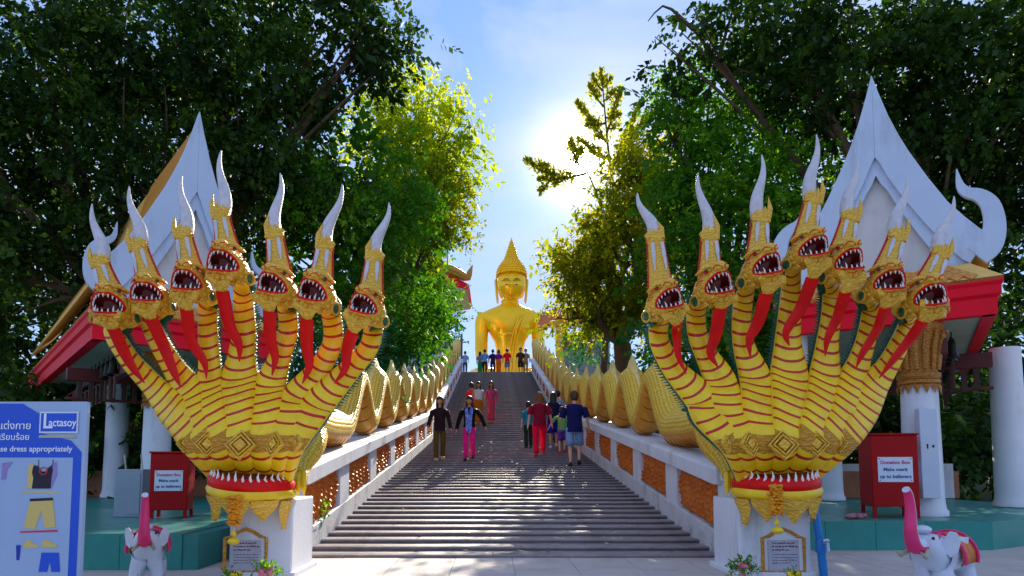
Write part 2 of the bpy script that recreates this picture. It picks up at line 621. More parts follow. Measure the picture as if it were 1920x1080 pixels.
def relief_panel(L_, H_, seed, flip):
    """carved foliage panel: rows of overlapping leaf lobes as real relief, sheared to the rail later"""
    nx, nz_ = 72, 34
    rings = []
    for i in range(nx + 1):
        row = []
        for k in range(nz_ + 1):
            y, z = L_ * i / nx, H_ * k / nz_
            # columns of leaflets laid fishbone-fashion, with a scrolling main stem
            yw = y + 0.05 * math.sin(z * 12 + seed)
            fu = (yw / 0.26) % 1.0 - 0.5
            w = (z - 0.20 * abs(fu)) / 0.072
            fw = w % 1.0
            leaf = math.sin(math.pi * fw) ** 0.7 * (1 - (2 * abs(fu)) ** 4)
            stem = math.exp(-(fu / 0.07) ** 2)
            big = 0.5 + 0.5 * math.sin(y * 9 + seed) * math.cos(z * 13 + seed * 2)
            d = 0.05 * leaf * (0.5 + 0.7 * big) + 0.03 * stem + 0.014 * mnoise.noise(Vector((y * 25, z * 25, seed)))
            if k in (0, nz_) or i in (0, nx):
                d = -0.03
            row.append((-d if flip else d, y, z))
        rings.append(row)
    m = MB()
    m.loft(rings, closed=False)
    return m


def balustrade(side):
    xin = SX + side * HW
    xo = side
    lab = 'white balustrade with orange carved panels along the %s edge of the stairs' % ('right' if side > 0 else 'left')
    root = thing('balustrade', (xin, Y0, 0), lab, 'balustrade', 'stair balustrades')
    x0, x1 = xin, xin + side * 0.42
    # sloping curb with a stepped, chipped lower edge, rail on top
    cb, rl = MB(), MB()
    yy = [Y0 - 0.12] + [Y0 + k * 1.0 for k in range(0, 15)] + [Y1] + [Y1 + k * 2.0 for k in range(1, 10)] + [Y2 + 0.3]
    rings = []
    for y in yy:
        z = zs(y) if y > Y0 else 0
        rings.append([(x0, y, z - 0.3), (x0, y, z + 0.27), (x1, y, z + 0.27), (x1, y, z - 0.6)])
    cb.loft(rings, True, True, True)
    cb.build('curb', M_curb, root, bevel=0.012)
    rings = []
    for y in yy:
        z = zs(y) if y > Y0 else 0
        a, b = xin - side * 0.06, xin + side * 0.62
        rings.append([(a, y, z + 0.80), (a, y, z + 0.975), (a + side * 0.05, y, z + 1.0), (b - side * 0.05, y, z + 1.0), (b, y, z + 0.975), (b, y, z + 0.80)])
    rl.loft(rings, True, True, True)
    rl.build('rail', M_white, root, bevel=0.01)
    back = MB()
    rings = []
    for y in yy[1:]:
        z = zs(y)
        rings.append([(xin + side * 0.17, y, z + 0.2), (xin + side * 0.17, y, z + 0.82), (xin + side * 0.33, y, z + 0.82), (xin + side * 0.33, y, z + 0.2)])
    back.loft(rings, True, True, True)
    back.build('panel_backing', M_pred, root)
    # posts, carved panels
    k = 0
    y = Y0 - 0.12
    first = True
    pms = [relief_panel(PER - POSTW, 0.50, s, side > 0) for s in (1.3, 4.1, 7.7)]
    while y < Y2:
        w = 0.16 if first else POSTW
        p = MB()
        za, zb = zs(y), zs(y + w)
        p.prism([(x0 + side * 0.004, y, za + 0.26), (x0 + side * 0.004, y + w, zb + 0.26), (x0 + side * 0.004, y + w, zb + 0.81), (x0 + side * 0.004, y, za + 0.81)], (side * 0.40, 0, 0))
        p.build('post', M_white, root, bevel=0.012)
        ya = y + w
        Lp = PER - POSTW
        if ya + Lp < Y2:
            pm = pms[k % 3]
            q = MB()
            q.v = [(xin + side * 0.075 + vx * 1.0, ya + vy, zs(ya + vy) + 0.285 + vz) for vx, vy, vz in pm.v]
            q.f, q.m = pm.f, pm.m
            q.build('carved_panel', M_panel, root, sharp=80)
        k += 1
        first = False
        y = ya + Lp
    return root


balustrade(1)
balustrade(-1)

# fallen leaves and scraps lying on the steps
fl = MB()
r5 = random.Random(5)
for k in range(90):
    i = r5.randrange(0, NT1)
    x = SX + r5.uniform(-HW + 0.1, HW - 0.1) * (1 if r5.random() < 0.6 else r5.choice((0.97, -0.97)))
    x = max(SX - HW + 0.06, min(SX + HW - 0.06, x))
    y, z = Y0 + i * T1 + r5.uniform(0.05, T1 - 0.05), S1 * T1 * (i + 1) + 0.012
    an, L_ = r5.uniform(0, 6.28), r5.uniform(0.03, 0.07)
    d, w = Vector((math.cos(an), math.sin(an), 0)) * L_, Vector((-math.sin(an), math.cos(an), 0)) * L_ * 0.35
    p = Vector((x, y, z))
    fl.add([p - d, p - w + Vector((0, 0, 0.01)), p + d + Vector((0, 0, 0.012)), p + w], [(0, 1, 2, 3)])
o = fl.build('fallen_leaves', mat('dry_leaf', S(150, 120, 80), 0.8, 0, 0.5, 3, 0.1, c2=S(206, 196, 180)), None, smooth=False)
tag(o, 'dry leaves and scraps scattered over the steps', 'leaf litter', kind='stuff')
# ---------------------------------------------------------------- seven-headed nagas
YN = 5.8          # depth of the fan of necks
NAGA = {
    1: dict(  # right-hand naga, heads from the stairs outwards; all read off the photograph
        mouth=[(1252, 568), (1345, 540), (1435, 505), (1522, 472), (1588, 497), (1665, 535), (1742, 562)],
        collar=[(1228, 447), (1330, 448), (1425, 415), (1523, 380), (1592, 413), (1680, 448), (1761, 480)],
        tip=[(1198, 360), (1312, 322), (1428, 288), (1531, 250), (1608, 291), (1702, 328), (1790, 366)],
        beard=[(1271, 613), (1348, 584), (1434, 558), (1520, 530), (1581, 557), (1656, 583), (1725, 608)],
        tongue=[[(1269, 626), (1272, 667), (1287, 702)], [(1342, 628), (1332, 662), (1346, 688)], [(1421, 605), (1405, 636), (1407, 670)],
                [(1503, 575), (1474, 622), (1480, 648)], [(1572, 590), (1552, 634), (1547, 668)], [(1646, 615), (1617, 663), (1605, 690)],
                [(1706, 636), (1673, 677), (1648, 709)]],
        neck=[[(1238, 596), (1236, 640), (1262, 690), (1312, 745)], [(1308, 580), (1308, 628), (1325, 667), (1350, 715)],
              [(1398, 556), (1390, 610), (1396, 654), (1416, 712)], [(1488, 532), (1480, 590), (1477, 641), (1479, 708)],
              [(1565, 545), (1557, 596), (1551, 644), (1545, 712)], [(1640, 575), (1624, 634), (1611, 677), (1598, 718)],
              [(1712, 598), (1684, 649), (1660, 692), (1634, 727)]],
        low=[(780, [1328, 1370, 1420, 1475, 1531, 1578, 1612]), (835, [1376, 1402, 1434, 1470, 1511, 1546, 1572]), (900, [1396, 1411, 1430, 1453, 1478, 1498, 1512])],
        roll=[16, 15, 14, 12, 8, 3, 7], yaw=[10, 9, 8, 6, 3, -6, -8], jaw=(1378, 1528, 1453, 890), ped=(1385, 1520), jawroll=-2),
    -1: dict(
        mouth=[(683, 578), (588, 553), (513, 540), (420, 500), (352, 535), (277, 557), (205, 578)],
        collar=[(702, 486), (609, 465), (516, 444), (415, 407), (345, 444), (261, 467), (190, 498)],
        tip=[(727, 378), (639, 343), (522, 323), (415, 280), (341, 328), (242, 347), (172, 380)],
        beard=[(660, 629), (576, 605), (507, 590), (419, 554), (352, 588), (287, 604), (217, 622)],
        tongue=[[(650, 657), (647, 691), (627, 719)], [(575, 647), (580, 686), (567, 719)], [(507, 636), (516, 670), (510, 704)],
                [(430, 609), (448, 645), (449, 678)], [(357, 635), (383, 679), (387, 710)], [(305, 645), (326, 697), (339, 726)],
                [(233, 661), (251, 692), (271, 718)]],
        neck=[[(700, 600), (692, 650), (654, 695), (600, 752)], [(618, 585), (624, 640), (600, 690), (558, 745)],
              [(535, 572), (540, 620), (523, 675), (505, 728)], [(452, 555), (458, 615), (453, 665), (449, 718)],
              [(385, 572), (390, 630), (393, 690), (394, 735)], [(278, 595), (297, 640), (326, 690), (356, 738)],
              [(207, 615), (240, 670), (284, 720), (322, 765)]],
        low=[(785, [577, 541, 499, 447, 401, 363, 338]), (838, [545, 523, 490, 450, 414, 389, 371]), (900, [535, 519, 498, 470, 444, 425, 411])],
        roll=[-17, -15, -13, -6, -4, 0, 0], yaw=[-10, -9, -8, -2, 4, 9, 10], jaw=(400, 552, 474, 890), ped=(430, 548), jawroll=5),
}
HS = YN / F       # metres per photo pixel at the fan


def neck_depth(px, py, cxm):
    """how far the neck surface stands forward of the fan plane: a bowl that bulges towards the viewer low down"""
    b = math.exp(-((py - 830) / 75.0) ** 2)
    k = max(0.0, 1 - ((px - cxm) / 190.0) ** 2)
    return YN + 0.1 - 0.42 * b * (0.35 + 0.65 * k)


def head_meshes():
    """one naga head in its own frame: mouth centre at the origin, facing -Y, Z up"""
    sk, lip, mo, te = MB(), MB(), MB(), MB()
    n = 28
    ax, up_, lo_ = 0.165, 0.105, 0.10

    def lipc(j, s=1.0, dy=0.0):
        a = 2 * math.pi * j / n
        c, s_ = math.cos(a), math.sin(a)
        x = ax * s * math.copysign(abs(c) ** 0.85, c)
        z = (up_ if s_ > 0 else lo_) * s * s_
        y = -0.16 + 0.15 * (c * c) + dy - (0.02 if s_ > 0 else 0)
        return Vector((x, y, z))
    lips = [lipc(j) for j in range(n)]
    rings = [lips]
    for sc, dy, zu, zl in ((1.10, 0.0, 1.12, 1.1), (1.22, 0.05, 1.4, 1.3), (1.28, 0.13, 1.75, 1.38), (1.22, 0.22, 1.8, 1.3), (1.0, 0.30, 1.5, 1.1), (0.6, 0.36, 0.9, 0.7)):
        rg = []
        for j in range(n):
            p = lipc(j)
            wob = 1 + 0.05 * math.sin(j * 3.1)
            rg.append(Vector((p.x * sc * wob, p.y + dy, p.z * (zu if p.z > 0 else zl) * wob)))
        rings.append(rg)
    sk.loft(rings, True, False, True)
    # snout knob, nostrils, brow ridges, cheek frills
    sk.ell((0, -0.145, 0.155), (0.085, 0.08, 0.068), 14, 8)
    for s in (-1, 1):
        sk.ell((s * 0.045, -0.205, 0.135), (0.03, 0.03, 0.022), 8, 6)
        sk.tube([(s * 0.03, -0.09, 0.2), (s * 0.10, -0.06, 0.215), (s * 0.16, 0.0, 0.185), (s * 0.175, 0.05, 0.19)], [0.016, 0.028, 0.022, 0.006], 8)
        for q in range(9):      # flame-like frill leaves from cheek to chin
            a = R(40 - q * 22)
            c0 = Vector((s * 0.175 * math.cos(a), 0.03 + 0.01 * q % 2, 0.12 * math.sin(a)))
            d = Vector((s * math.cos(a), 0.45, math.sin(a) * 0.9)).normalized()
            tgt = c0 + d * (0.06 if q % 2 else 0.085)
            w = Vector((-d.z, 0, d.x)).normalized() * 0.034 if abs(d.x) + abs(d.z) > 0 else Vector((0, 0, 0.03))
            nrm = Vector((0, -0.02, 0))
            mid = c0.lerp(tgt, 0.45)
            sk.add([c0 - w * 0.5, c0 + w * 0.5, mid + w + nrm, mid - w + nrm, tgt, mid + nrm * 2.2, mid - nrm * 1.5],
                   [(0, 1, 2, 5), (0, 5, 3), (3, 5, 4), (5, 2, 4), (0, 3, 6), (1, 0, 6), (2, 1, 6), (4, 2, 6), (3, 4, 6)])
        # curled ear: green disc in a gold ring
    for q in range(7):          # chin scallops
        a = R(-150 + q * 20)
        c0 = Vector((0.15 * math.cos(a), -0.10 + 0.10 * math.cos(a) ** 2, 0.125 * math.sin(a)))
        sk.ell(c0 + Vector((0, 0.015, -0.012)), (0.03, 0.03, 0.036), 8, 6)
    lip.tube(lips + [lips[0], lips[1]], 0.0125, 6, caps=False)
    for s in (-1, 1):       # red painted scrolls over snout and cheek
        for pts_ in ([(0.012, -0.222, 0.12), (0.035, -0.225, 0.155), (0.07, -0.2, 0.175), (0.085, -0.165, 0.155)], [(0.1, -0.12, 0.14), (0.14, -0.07, 0.165), (0.175, -0.02, 0.15)],
                     [(0.15, -0.05, 0.09), (0.19, 0.0, 0.11), (0.205, 0.05, 0.08)], [(0.02, -0.175, -0.13), (0.06, -0.165, -0.145), (0.1, -0.13, -0.13)]):
            lip.tube([Vector((s * x, y, z)) for x, y, z in pts_], 0.005, 5)
    back = [[lipc(j, 1.0) for j in range(n)], [lipc(j, 0.85, 0.07) for j in range(n)], [lipc(j, 0.55, 0.12) for j in range(n)]]
    mo.loft(back, True, False, True)
    mo.tube([(0, 0.0, -0.055), (0, -0.07, -0.048), (0, -0.13, -0.06), (0, -0.16, -0.05)], [0.06, 0.055, 0.045, 0.02], 8, flat=0.35)
    for k in range(11):         # upper teeth
        a = R(20 + k * 14)
        p = lipc(n * a / (2 * math.pi), 0.93, 0.012)
        Ln = 0.04 if k not in (1, 9) else 0.062
        te.tube([p + Vector((0, 0, 0.006)), p + Vector((0, -0.006, -Ln * 0.5)), p + Vector((0, 0.0, -Ln))], [0.0095, 0.008, 0.001], 6)
    for k in range(9):
        a = R(-155 + k * 16)
        p = lipc(n * a / (2 * math.pi), 0.93, 0.012)
        Ln = (0.05, 0.04, 0.075, 0.045, 0.045, 0.045, 0.075, 0.04, 0.05)[k]
        te.tube([p + Vector((0, 0, -0.006)), p + Vector((0, -0.006, Ln * 0.5)), p + Vector((0, 0.0, Ln))], [0.010, 0.0085, 0.001], 6)
    ear, ear2, eye = MB(), MB(), MB()
    for s in (-1, 1):
        c0 = Vector((s * 0.235, 0.13, -0.055))
        ring = [c0 + Vector((s * 0.02 * math.cos(t), 0.058 * math.cos(t), 0.058 * math.sin(t))) for t in np.linspace(0, 2 * math.pi, 15)]
        sk.tube(ring, 0.014, 6, caps=False)
        (ear if s < 0 else ear2).ell(c0, (0.02, 0.05, 0.05), 10, 6)
        eye.ell((s * 0.115, -0.075, 0.165), (0.022, 0.02, 0.02), 8, 6)
    return (sk.mesh('head', M_goldc, sharp=60), lip.mesh('lip', M_red), mo.mesh('mouth_cavity', M_mouth), te.mesh('teeth', M_tooth),
            ear.mesh('ear_disc', M_green), ear2.mesh('ear_disc', M_green), eye.mesh('eyes', mat('eye_black', S(20, 14, 10), 0.15, 0, 0, 5, 0)))


HEAD = head_meshes()


def make_naga(side):
    D = NAGA[side]
    where = 'right' if side > 0 else 'left'
    jx0, jx1, jcx, jy = D['jaw']
    basep = U(jcx, 1000, YN)
    root = thing('naga_statue', (basep.x, YN, 0), 'golden seven-headed naga with open mouths, body along the %s balustrade' % where, 'naga statue', 'naga statues')
    for i in range(7):
        # ---- neck: from the great jaw up to behind the head
        pts = []
        lows = [(xs_[i], y_) for y_, xs_ in D['low']][::-1]
        path = lows + D['neck'][i][::-1]
        widths = [14, 25, 30, 37 if i == 3 else 31, 26 if i == 3 else 22, 22 if i == 3 else 19, 18]
        for (px, py), w in zip(path, widths):
            y = neck_depth(px, py, D['low'][1][1][3])
            pts.append((*U(px, py, y), w * HS))
        # top end bends forward into the head
        mx_, my_ = D['mouth'][i]
        hp = U(mx_, my_, YN - 0.28)
        last = Vector(pts[-1][:3])
        pts[-1] = (*(last + Vector((0, 0.05, 0))), 19 * HS)
        pts.append((hp.x - side * 0.05, YN - 0.05, hp.z - 0.02, 17 * HS))
        dense, Ltot = spline(pts, 400)
        per = 0.124
        svals = []
        kinds = []
        s = 0.02
        while s < Ltot - 0.1:
            per = 0.158 - 0.05 * min(1, s / 0.9)      # plates shrink towards the head
            rf = 0.235 if s > 0.35 else 0.17
            for f_, kd in ((0, 1), (0.22, 0), (0.42, 0), (0.7, 0)):
                svals.append(s + (f_ if f_ != 0.22 else rf) * per)
                kinds.append((kd, f_))
            s += per
        svals.append(min(Ltot, s))
        kinds.append((0, 0))
        rings = []
        NSEG = 24
        for sv, (kd, f_) in zip(svals, kinds):
            t = sv / Ltot * 399
            a = int(min(398, t))
            p = dense[a] + (dense[a + 1] - dense[a]) * (t - a)
            q0, q1 = dense[max(0, a - 6)], dense[min(399, a + 7)]
            tg = Vector((q1 - q0)[:3]).normalized()
            lat = Vector((tg.z, 0, -tg.x)).normalized()
            nrm = lat.cross(tg).normalized()
            if nrm.y > 0:
                nrm = -nrm
            w = p[3]
            bulge = {0: 0.97, 0.22: 0.97, 0.42: 1.03, 0.7: 1.035}.get(f_, 1)
            rg = []
            for j in range(NSEG):
                th = 2 * math.pi * j / NSEG
                c, s_ = math.cos(th), math.sin(th)
                dep = 0.55 if s_ > 0 else 1.45
                sag = 0.42 * w * (1 - c * c) if s_ > 0 else 0
                rg.append(Vector(p[:3]) + lat * (w * math.copysign(abs(c) ** 0.8, c)) + nrm * (w * dep * s_ * (bulge if s_ > 0 else 1)) - tg * sag)
            rings.append(rg)

        def mfun(r_, j):
            mid = (j + 0.5) / NSEG * 360
            if mid > 180 + 2 and mid < 360 - 2:
                return 3
            if mid < 18 or mid > 162:
                return 2
            sv = svals[r_]
            py = PXY(Vector(rings[r_][6]))[1]
            if 818 < py < 852:
                return 4
            return 1 if kinds[r_][0] == 1 else 0
        nk = MB()
        nk.loft(rings, True, True, True, mfun, uv=lambda r_, j: (svals[min(r_, len(svals) - 1)] * 26, j * 0.6))
        neck = nk.build('neck', [M_gold, M_stripe, M_rim, M_green, M_orn], root, sharp=75)
        # ---- dorsal mane: small pointed scales down both rear edges
        mn = MB()
        for r_ in range(int(len(rings) * 0.40), len(rings) - 1):
            for j in (13, 23):
                a, b = rings[r_][j], rings[r_][(j + (1 if j == 13 else -1)) % NSEG]
                tg = rings[r_ + 1][j] - a
                out = (a - (rings[r_][0] + rings[r_][12]) * 0.5).normalized()
                out = (out + Vector((0, 0.4, 0))).normalized()
                tipp = a + out * 0.055 + tg * 0.9
                mn.add([a - tg * 0.35, a + tg * 0.35, b + tg * 0.1, tipp], [(0, 1, 3), (1, 2, 3), (2, 0, 3)])
        mo_ = mn.build('mane', M_green, neck, smooth=False, kind='stuff')
        # ---- head
        hob = link_mesh('head', HEAD[0], root, Vector(hp) - BASE[root.name])
        hob.scale = (0.76 + 0.025 * ((i * 5) % 4), 0.85, 0.77 + 0.03 * ((i * 3 + (side > 0)) % 5))
        hob.rotation_euler = (R(-6), R(-D['roll'][i]), R(D['yaw'][i]))
        BASE[hob.name] = BASE[root.name]
        bpy.context.view_layer.update()
        for nm, me in zip(('lip', 'mouth_cavity', 'teeth', 'ear_disc', 'ear_disc', 'eyes'), HEAD[1:]):
            c = link_mesh(nm, me, hob)
            if nm in ('teeth', 'eyes'):
                c['kind'] = 'stuff'
        inv = hob.matrix_world.inverted()

        def under(mb, name, mats, **k):
            """sub-part of the head given in world coordinates"""
            mb.v = [tuple(inv @ Vector(v)) for v in mb.v]
            me = mb.mesh(name, mats, (0, 0, 0), k.get('sharp', 42))
            return link_mesh(name, me, hob)
        # ---- spire: gold shaft with collar and red beading, silver horn above
        cxp, tp = D['collar'][i], D['tip'][i]
        c_ = U(cxp[0], cxp[1], YN - 0.16)
        t_ = U(tp[0], tp[1], YN - 0.10)
        rotm = hob.rotation_euler.to_matrix()
        b_ = hp + rotm @ Vector((0, 0.06, 0.10))
        ax_ = (c_ - b_).normalized()
        lat = Vector((ax_.z, 0, -ax_.x)).normalized()
        fr = lat.cross(ax_).normalized()
        if fr.y > 0:
            fr = -fr
        sh = MB()
        gt = c_ + (t_ - c_) * 0.30
        prof = [(0, 0.118), (0.15, 0.106), (0.45, 0.09), (0.8, 0.076), (0.90, 0.072), (0.92, 0.08), (0.97, 0.081), (1.01, 0.076), (1.03, 0.068)]
        rings2 = []
        for f_, w in prof:
            p = b_ + (c_ - b_) * f_
            rings2.append([p + lat * (w * math.cos(a)) + fr * (w * 0.75 * math.sin(a)) for a in np.linspace(0, 2 * math.pi, 17)[:-1]])
        sh.loft(rings2, True, True, True)
        # flame plate in front of the horn foot
        e0 = c_ + fr * 0.03
        for k in range(5):
            hh = (0.12, 0.2, 0.22, 0.24, 0.4)[k if side > 0 else 4 - k] * (t_ - c_).length * 0.85
            off = lat * ((k - 2) * 0.03)
            e1 = e0 + off + (t_ - c_).normalized() * hh
            sh.tube([e0 + off * 0.9 - ax_ * 0.02, e0 + off * 1.25 + (e1 - e0 - off) * 0.5, e1], [0.026, 0.024, 0.002], 6, up=(0, -1, 0))
        under(sh, 'spire', M_goldc, sharp=50)
        wp = MB()
        for s_ in (-1, 1):
            q = [b_ + (c_ - b_) * f_ + lat * (s_ * w * 0.52) + fr * (w * 0.70) for f_, w in ((0.38, 0.098), (0.66, 0.088), (0.88, 0.08))]
            wp.tube(q, [0.006, 0.019, 0.017], 6, up=(0, -1, 0), flat=0.5)
        under(wp, 'inlay', M_horn)
        bd = MB()
        for s_ in (-1, 1):
            for k in range(17):
                f_ = 0.1 + 0.055 * k
                w = float(np.interp(f_, [0, 0.15, 0.45, 0.8, 1.0], [0.118, 0.106, 0.09, 0.076, 0.074]))
                p = b_ + (c_ - b_) * f_ + lat * (s_ * w * 1.02)
                bd.ell(p, (0.013, 0.013, 0.013), 6, 4)
        u_ = under(bd, 'red_beading', M_stripe)
        u_['kind'] = 'stuff'
        hn = MB()
        lt = (t_ - c_)
        hl = Vector((lt.z, 0, -lt.x)).normalized()
        sw = 0.028 * (1 if (tp[0] - cxp[0]) * side < 0 else -1) * side
        hpts = []
        hr = []
        for k in range(15):
            f_ = k / 14
            hpts.append(c_ + lt * f_ + hl * (sw * math.sin(f_ * math.pi * 1.9)) + Vector((0, 0.02, 0)))
            hr.append(0.058 * (1 - f_) ** 0.72 * (1 + 0.12 * math.sin(f_ * 5)) + 0.005)
        hn.tube(hpts, hr, 10, up=(0, -1, 0))
        under(hn, 'horn', M_horn)
        # ---- beard of gold leaves, red tongue falling over the neck
        bx = U(D['beard'][i][0], D['beard'][i][1], YN - 0.24)
        chin = hp + rotm @ Vector((0, -0.08, -0.10))
        be = MB()
        tgd = (bx - chin)
        bl = Vector((tgd.z, 0, -tgd.x)).normalized()
        for k, (o_, l_) in enumerate(((0, 1.25), (-0.05, 0.95), (0.05, 0.95), (-0.085, 0.65), (0.085, 0.65))):
            p0 = chin + bl * o_ * 0.9 + Vector((0, 0.04, 0.02))
            p2 = chin + tgd * l_ + bl * o_ * 0.45
            be.tube([p0, p0.lerp(p2, 0.4) + Vector((0, -0.035, 0)) + bl * o_ * 0.2, p2], [0.05, 0.048, 0.003], 8, up=(0, -1, 0), flat=0.6)
        under(be, 'beard', M_goldc, sharp=60)
        tg_ = MB()
        tp_ = [(*(chin.lerp(bx, 0.8)), 0.062)]
        for k, (px, py) in enumerate(D['tongue'][i]):
            dy = neck_depth(px, py, D['low'][1][1][3]) - (0.20, 0.155, 0.125)[k]
            tp_.append((*U(px, py, dy), (0.058, 0.04, 0.006)[k]))
        tdn, _ = spline(tp_, 16)
        tg_.tube([Vector(p[:3]) for p in tdn], [max(0.004, p[3]) for p in tdn], 8, up=(0, -1, 0), flat=0.45)
        under(tg_, 'tongue', M_red)
    # ---- carved diamonds on the ornament band
    cxm = D['low'][1][1][3]
    for k, (dx, sz) in enumerate(((0, 27), (-62, 24), (62, 24), (-105, 17), (105, 17))):
        px = cxm + dx
        py = 834 - abs(dx) * 0.03
        dm = MB()
        yc = neck_depth(px, py, cxm) - 0.108 + abs(dx) * 0.0003
        c0 = U(px, py, yc)
        yaw = -dx * 0.006
        Mr = Matrix.Rotation(yaw, 3, 'Z') @ Matrix.Rotation(R(-14), 3, 'X')
        for ring_, (ro, ri, h) in enumerate(((1, 0.86, 0.010), (0.74, 0.58, 0.014), (0.42, 0.0, 0.02))):
            o_, i_ = ro * sz * HS, max(0.001, ri * sz * HS)
            sqx = 1.0 - 0.25 * abs(dx) / 105
            P = [Vector((sqx * r_ * x, -hh, r_ * z)) for r_, hh in ((o_, -0.03), (o_, h * 0.7), ((o_ + i_) / 2, h), (i_, h * 0.6), (i_, -0.03)) for x, z in ((1, 0), (0, 1), (-1, 0), (0, -1))]
            rg = [[c0 + Mr @ P[a * 4 + b] for b in range(4)] for a in range(5)]
            dm.loft(rg, True, False, ri == 0)
        dm.build('ornament_diamond', M_goldc, root, smooth=False)
    # ---- great lower jaw the necks rise from
    jc = U(jcx, jy, YN - 0.02)
    rx = (jx1 - jx0) / 2 * HS * 0.98
    tilt = R(D['jawroll'])

    def jawring(sx_, sy_, z, n=32):
        out = []
        for j in range(n):
            a = 2 * math.pi * j / n
            x, y = rx * sx_ * math.cos(a), 0.40 * sy_ * math.sin(a)
            zz = z + 0.03 * (math.cos(a) ** 2)
            out.append(Vector((jc.x + x, jc.y + y, jc.z + zz - x * math.tan(tilt))))
        return out
    jm = MB()
    jm.loft([jawring(1.0, 1.0, -0.125), jawring(1.06, 1.06, -0.165), jawring(1.03, 1.03, -0.20), jawring(0.86, 0.9, -0.235), jawring(0.6, 0.66, -0.25)], True, False, True)
    jm.build('jaw', M_gold, root, sharp=80)
    lm = MB()
    lm.loft([jawring(0.90, 0.9, -0.03), jawring(0.98, 0.99, -0.045), jawring(1.03, 1.03, -0.085), jawring(1.015, 1.015, -0.135), jawring(0.9, 0.9, -0.14)], True, False, False)
    lm.build('jaw_lip', M_red, root, sharp=80)
    gm = MB()
    gm.loft([jawring(0.74, 0.74, 0.0), jawring(0.93, 0.92, -0.045)], True, True, True)
    gm.build('gum', M_mouth, root)
    for k in range(17):
        a = R(188 + k * 10.3)
        x, y = rx * 0.96 * math.cos(a), 0.40 * 0.96 * math.sin(a)
        tm = MB()
        zb = jc.z - 0.065 + 0.03 * math.cos(a) ** 2 - x * math.tan(tilt)
        hgt = 0.07 + 0.025 * ((k * 7) % 3) / 2
        p0 = Vector((jc.x + x, jc.y + y, zb))
        tm.tube([p0, p0 + Vector((-x * 0.06, -0.012, hgt * 0.55)), p0 + Vector((-x * 0.02, -0.004, hgt))], [0.014, 0.0105, 0.001], 7)
        tm.build('tooth', M_tooth, root)
    # ---- pointed leaves hanging under the jaw
    for k in range(5):
        a = R(190 + k * 40)
        x, y = rx * 0.92 * math.cos(a), 0.37 * math.sin(a)
        p0 = Vector((jc.x + x, jc.y + y, jc.z - 0.20 - x * math.tan(tilt)))
        d = Vector((math.cos(a), math.sin(a), 0))
        w = Vector((-d.y, d.x, 0))
        ln = (0.24, 0.19, 0.21, 0.18, 0.25)[k]
        lf = MB()
        rows = []
        for f_, ww in ((0, 0.12), (0.3, 0.115), (0.68, 0.06), (1, 0.004)):
            c0 = p0 + d * (0.02 - 0.10 * f_ + 0.05 * f_ * f_) + Vector((0, 0, -ln * f_))
            rows.append([c0 - w * ww, c0 - w * ww * 0.45 + d * 0.022, c0 + d * 0.034, c0 + w * ww * 0.45 + d * 0.022, c0 + w * ww, c0 - d * 0.012])
        lf.loft(rows, True, True, True)
        lf.build('leaf', M_goldc, root, sharp=30)
    # ---- clawed foreleg at the side of the jaw, resting on the balustrade
    L0 = [(jcx - side * 128, 790, 6.65), (jcx - side * 122, 826, 6.45), (jcx - side * 100, 862, 6.25), (jcx - side * 96, 900, 6.12), (jcx - side * 88, 905, 6.0)]
    if side > 0:
        lp = [(1322, 800, 6.7), (1338, 832, 6.5), (1362, 866, 6.25), (1372, 892, 6.1)]
    else:
        lp = [(592, 812, 6.7), (582, 840, 6.5), (564, 872, 6.25), (560, 892, 6.1)]
    leg = MB()
    dn, Ll = spline([(*U(*p), r_) for p, r_ in zip(lp, (0.13, 0.14, 0.105, 0.085))], 18)
    leg.tube([Vector(p[:3]) for p in dn], [p[3] for p in dn], 14, uv=lambda r_, j: (r_ * 1.0, j * 0.9))
    lo = leg.build('foreleg', M_scale, root, sharp=80)
    foot = Vector(dn[-1][:3])
    for k in range(4):
        cl_ = MB()
        o_ = Vector(((k - 1.5) * 0.045, -0.02, 0))
        cl_.tube([foot + o_ * 0.6 + Vector((0, 0.02, 0.03)), foot + o_ + Vector((0, -0.06, -0.03)), foot + o_ * 1.2 + Vector((0, -0.08, -0.11)), foot + o_ * 1.2 + Vector((0, -0.06, -0.18))],
                 [0.035, 0.034, 0.026, 0.004], 8)
        cl_.build('claw', M_gold, lo)
    # ---- body undulating along the rail
    bx_ = SX + side * (HW + 0.27)
    WL, AMP, RB = 2.05, 0.36, 0.265
    pts, rads = [], []
    ys = np.arange(6.5, Y2 + 0.2, 0.075)
    yst = 9.35
    for y in ys:
        zr = (zs(y) if y > Y0 else 0) + 1.0
        ph = 2 * math.pi * (y - yst) / WL
        z = zr + RB + AMP - AMP * math.cos(ph + 0.38 * math.sin(ph)) * 1.0
        sh_ = 0.16 * math.sin(ph)
        if y < yst:
            f_ = (yst - y) / 2.4
            z = zr + RB + 0.30 * f_ ** 1.5
        rb = RB * (1.0 - 0.004 * max(0, y - 10))
        pts.append(Vector((bx_ + 0.06 * math.sin(ph * 0.5) * 0, y + sh_, z)))
        rads.append(rb)
    NB = 20
    rings, arc = [], [0.0]
    for a in range(len(pts)):
        t = (pts[min(a + 1, len(pts) - 1)] - pts[max(a - 1, 0)]).normalized()
        d_ = Vector((1, 0, 0)).cross(t).normalized()
        if a:
            arc.append(arc[-1] + (pts[a] - pts[a - 1]).length)
        rg = []
        grv = 0.975 if a % 2 else 1.02
        for j in range(NB):
            th = 2 * math.pi * j / NB
            c, s_ = math.cos(th), math.sin(th)
            k = 1.0 + (0.10 if s_ > 0.9 else 0)
            belly = s_ < -0.35
            rr_ = rads[a] * (grv if belly else 1.0)
            rg.append(pts[a] + Vector((1, 0, 0)) * (c * rr_ * 0.98) + d_ * (s_ * rr_ * k))
        rings.append(rg)
    bd = MB()

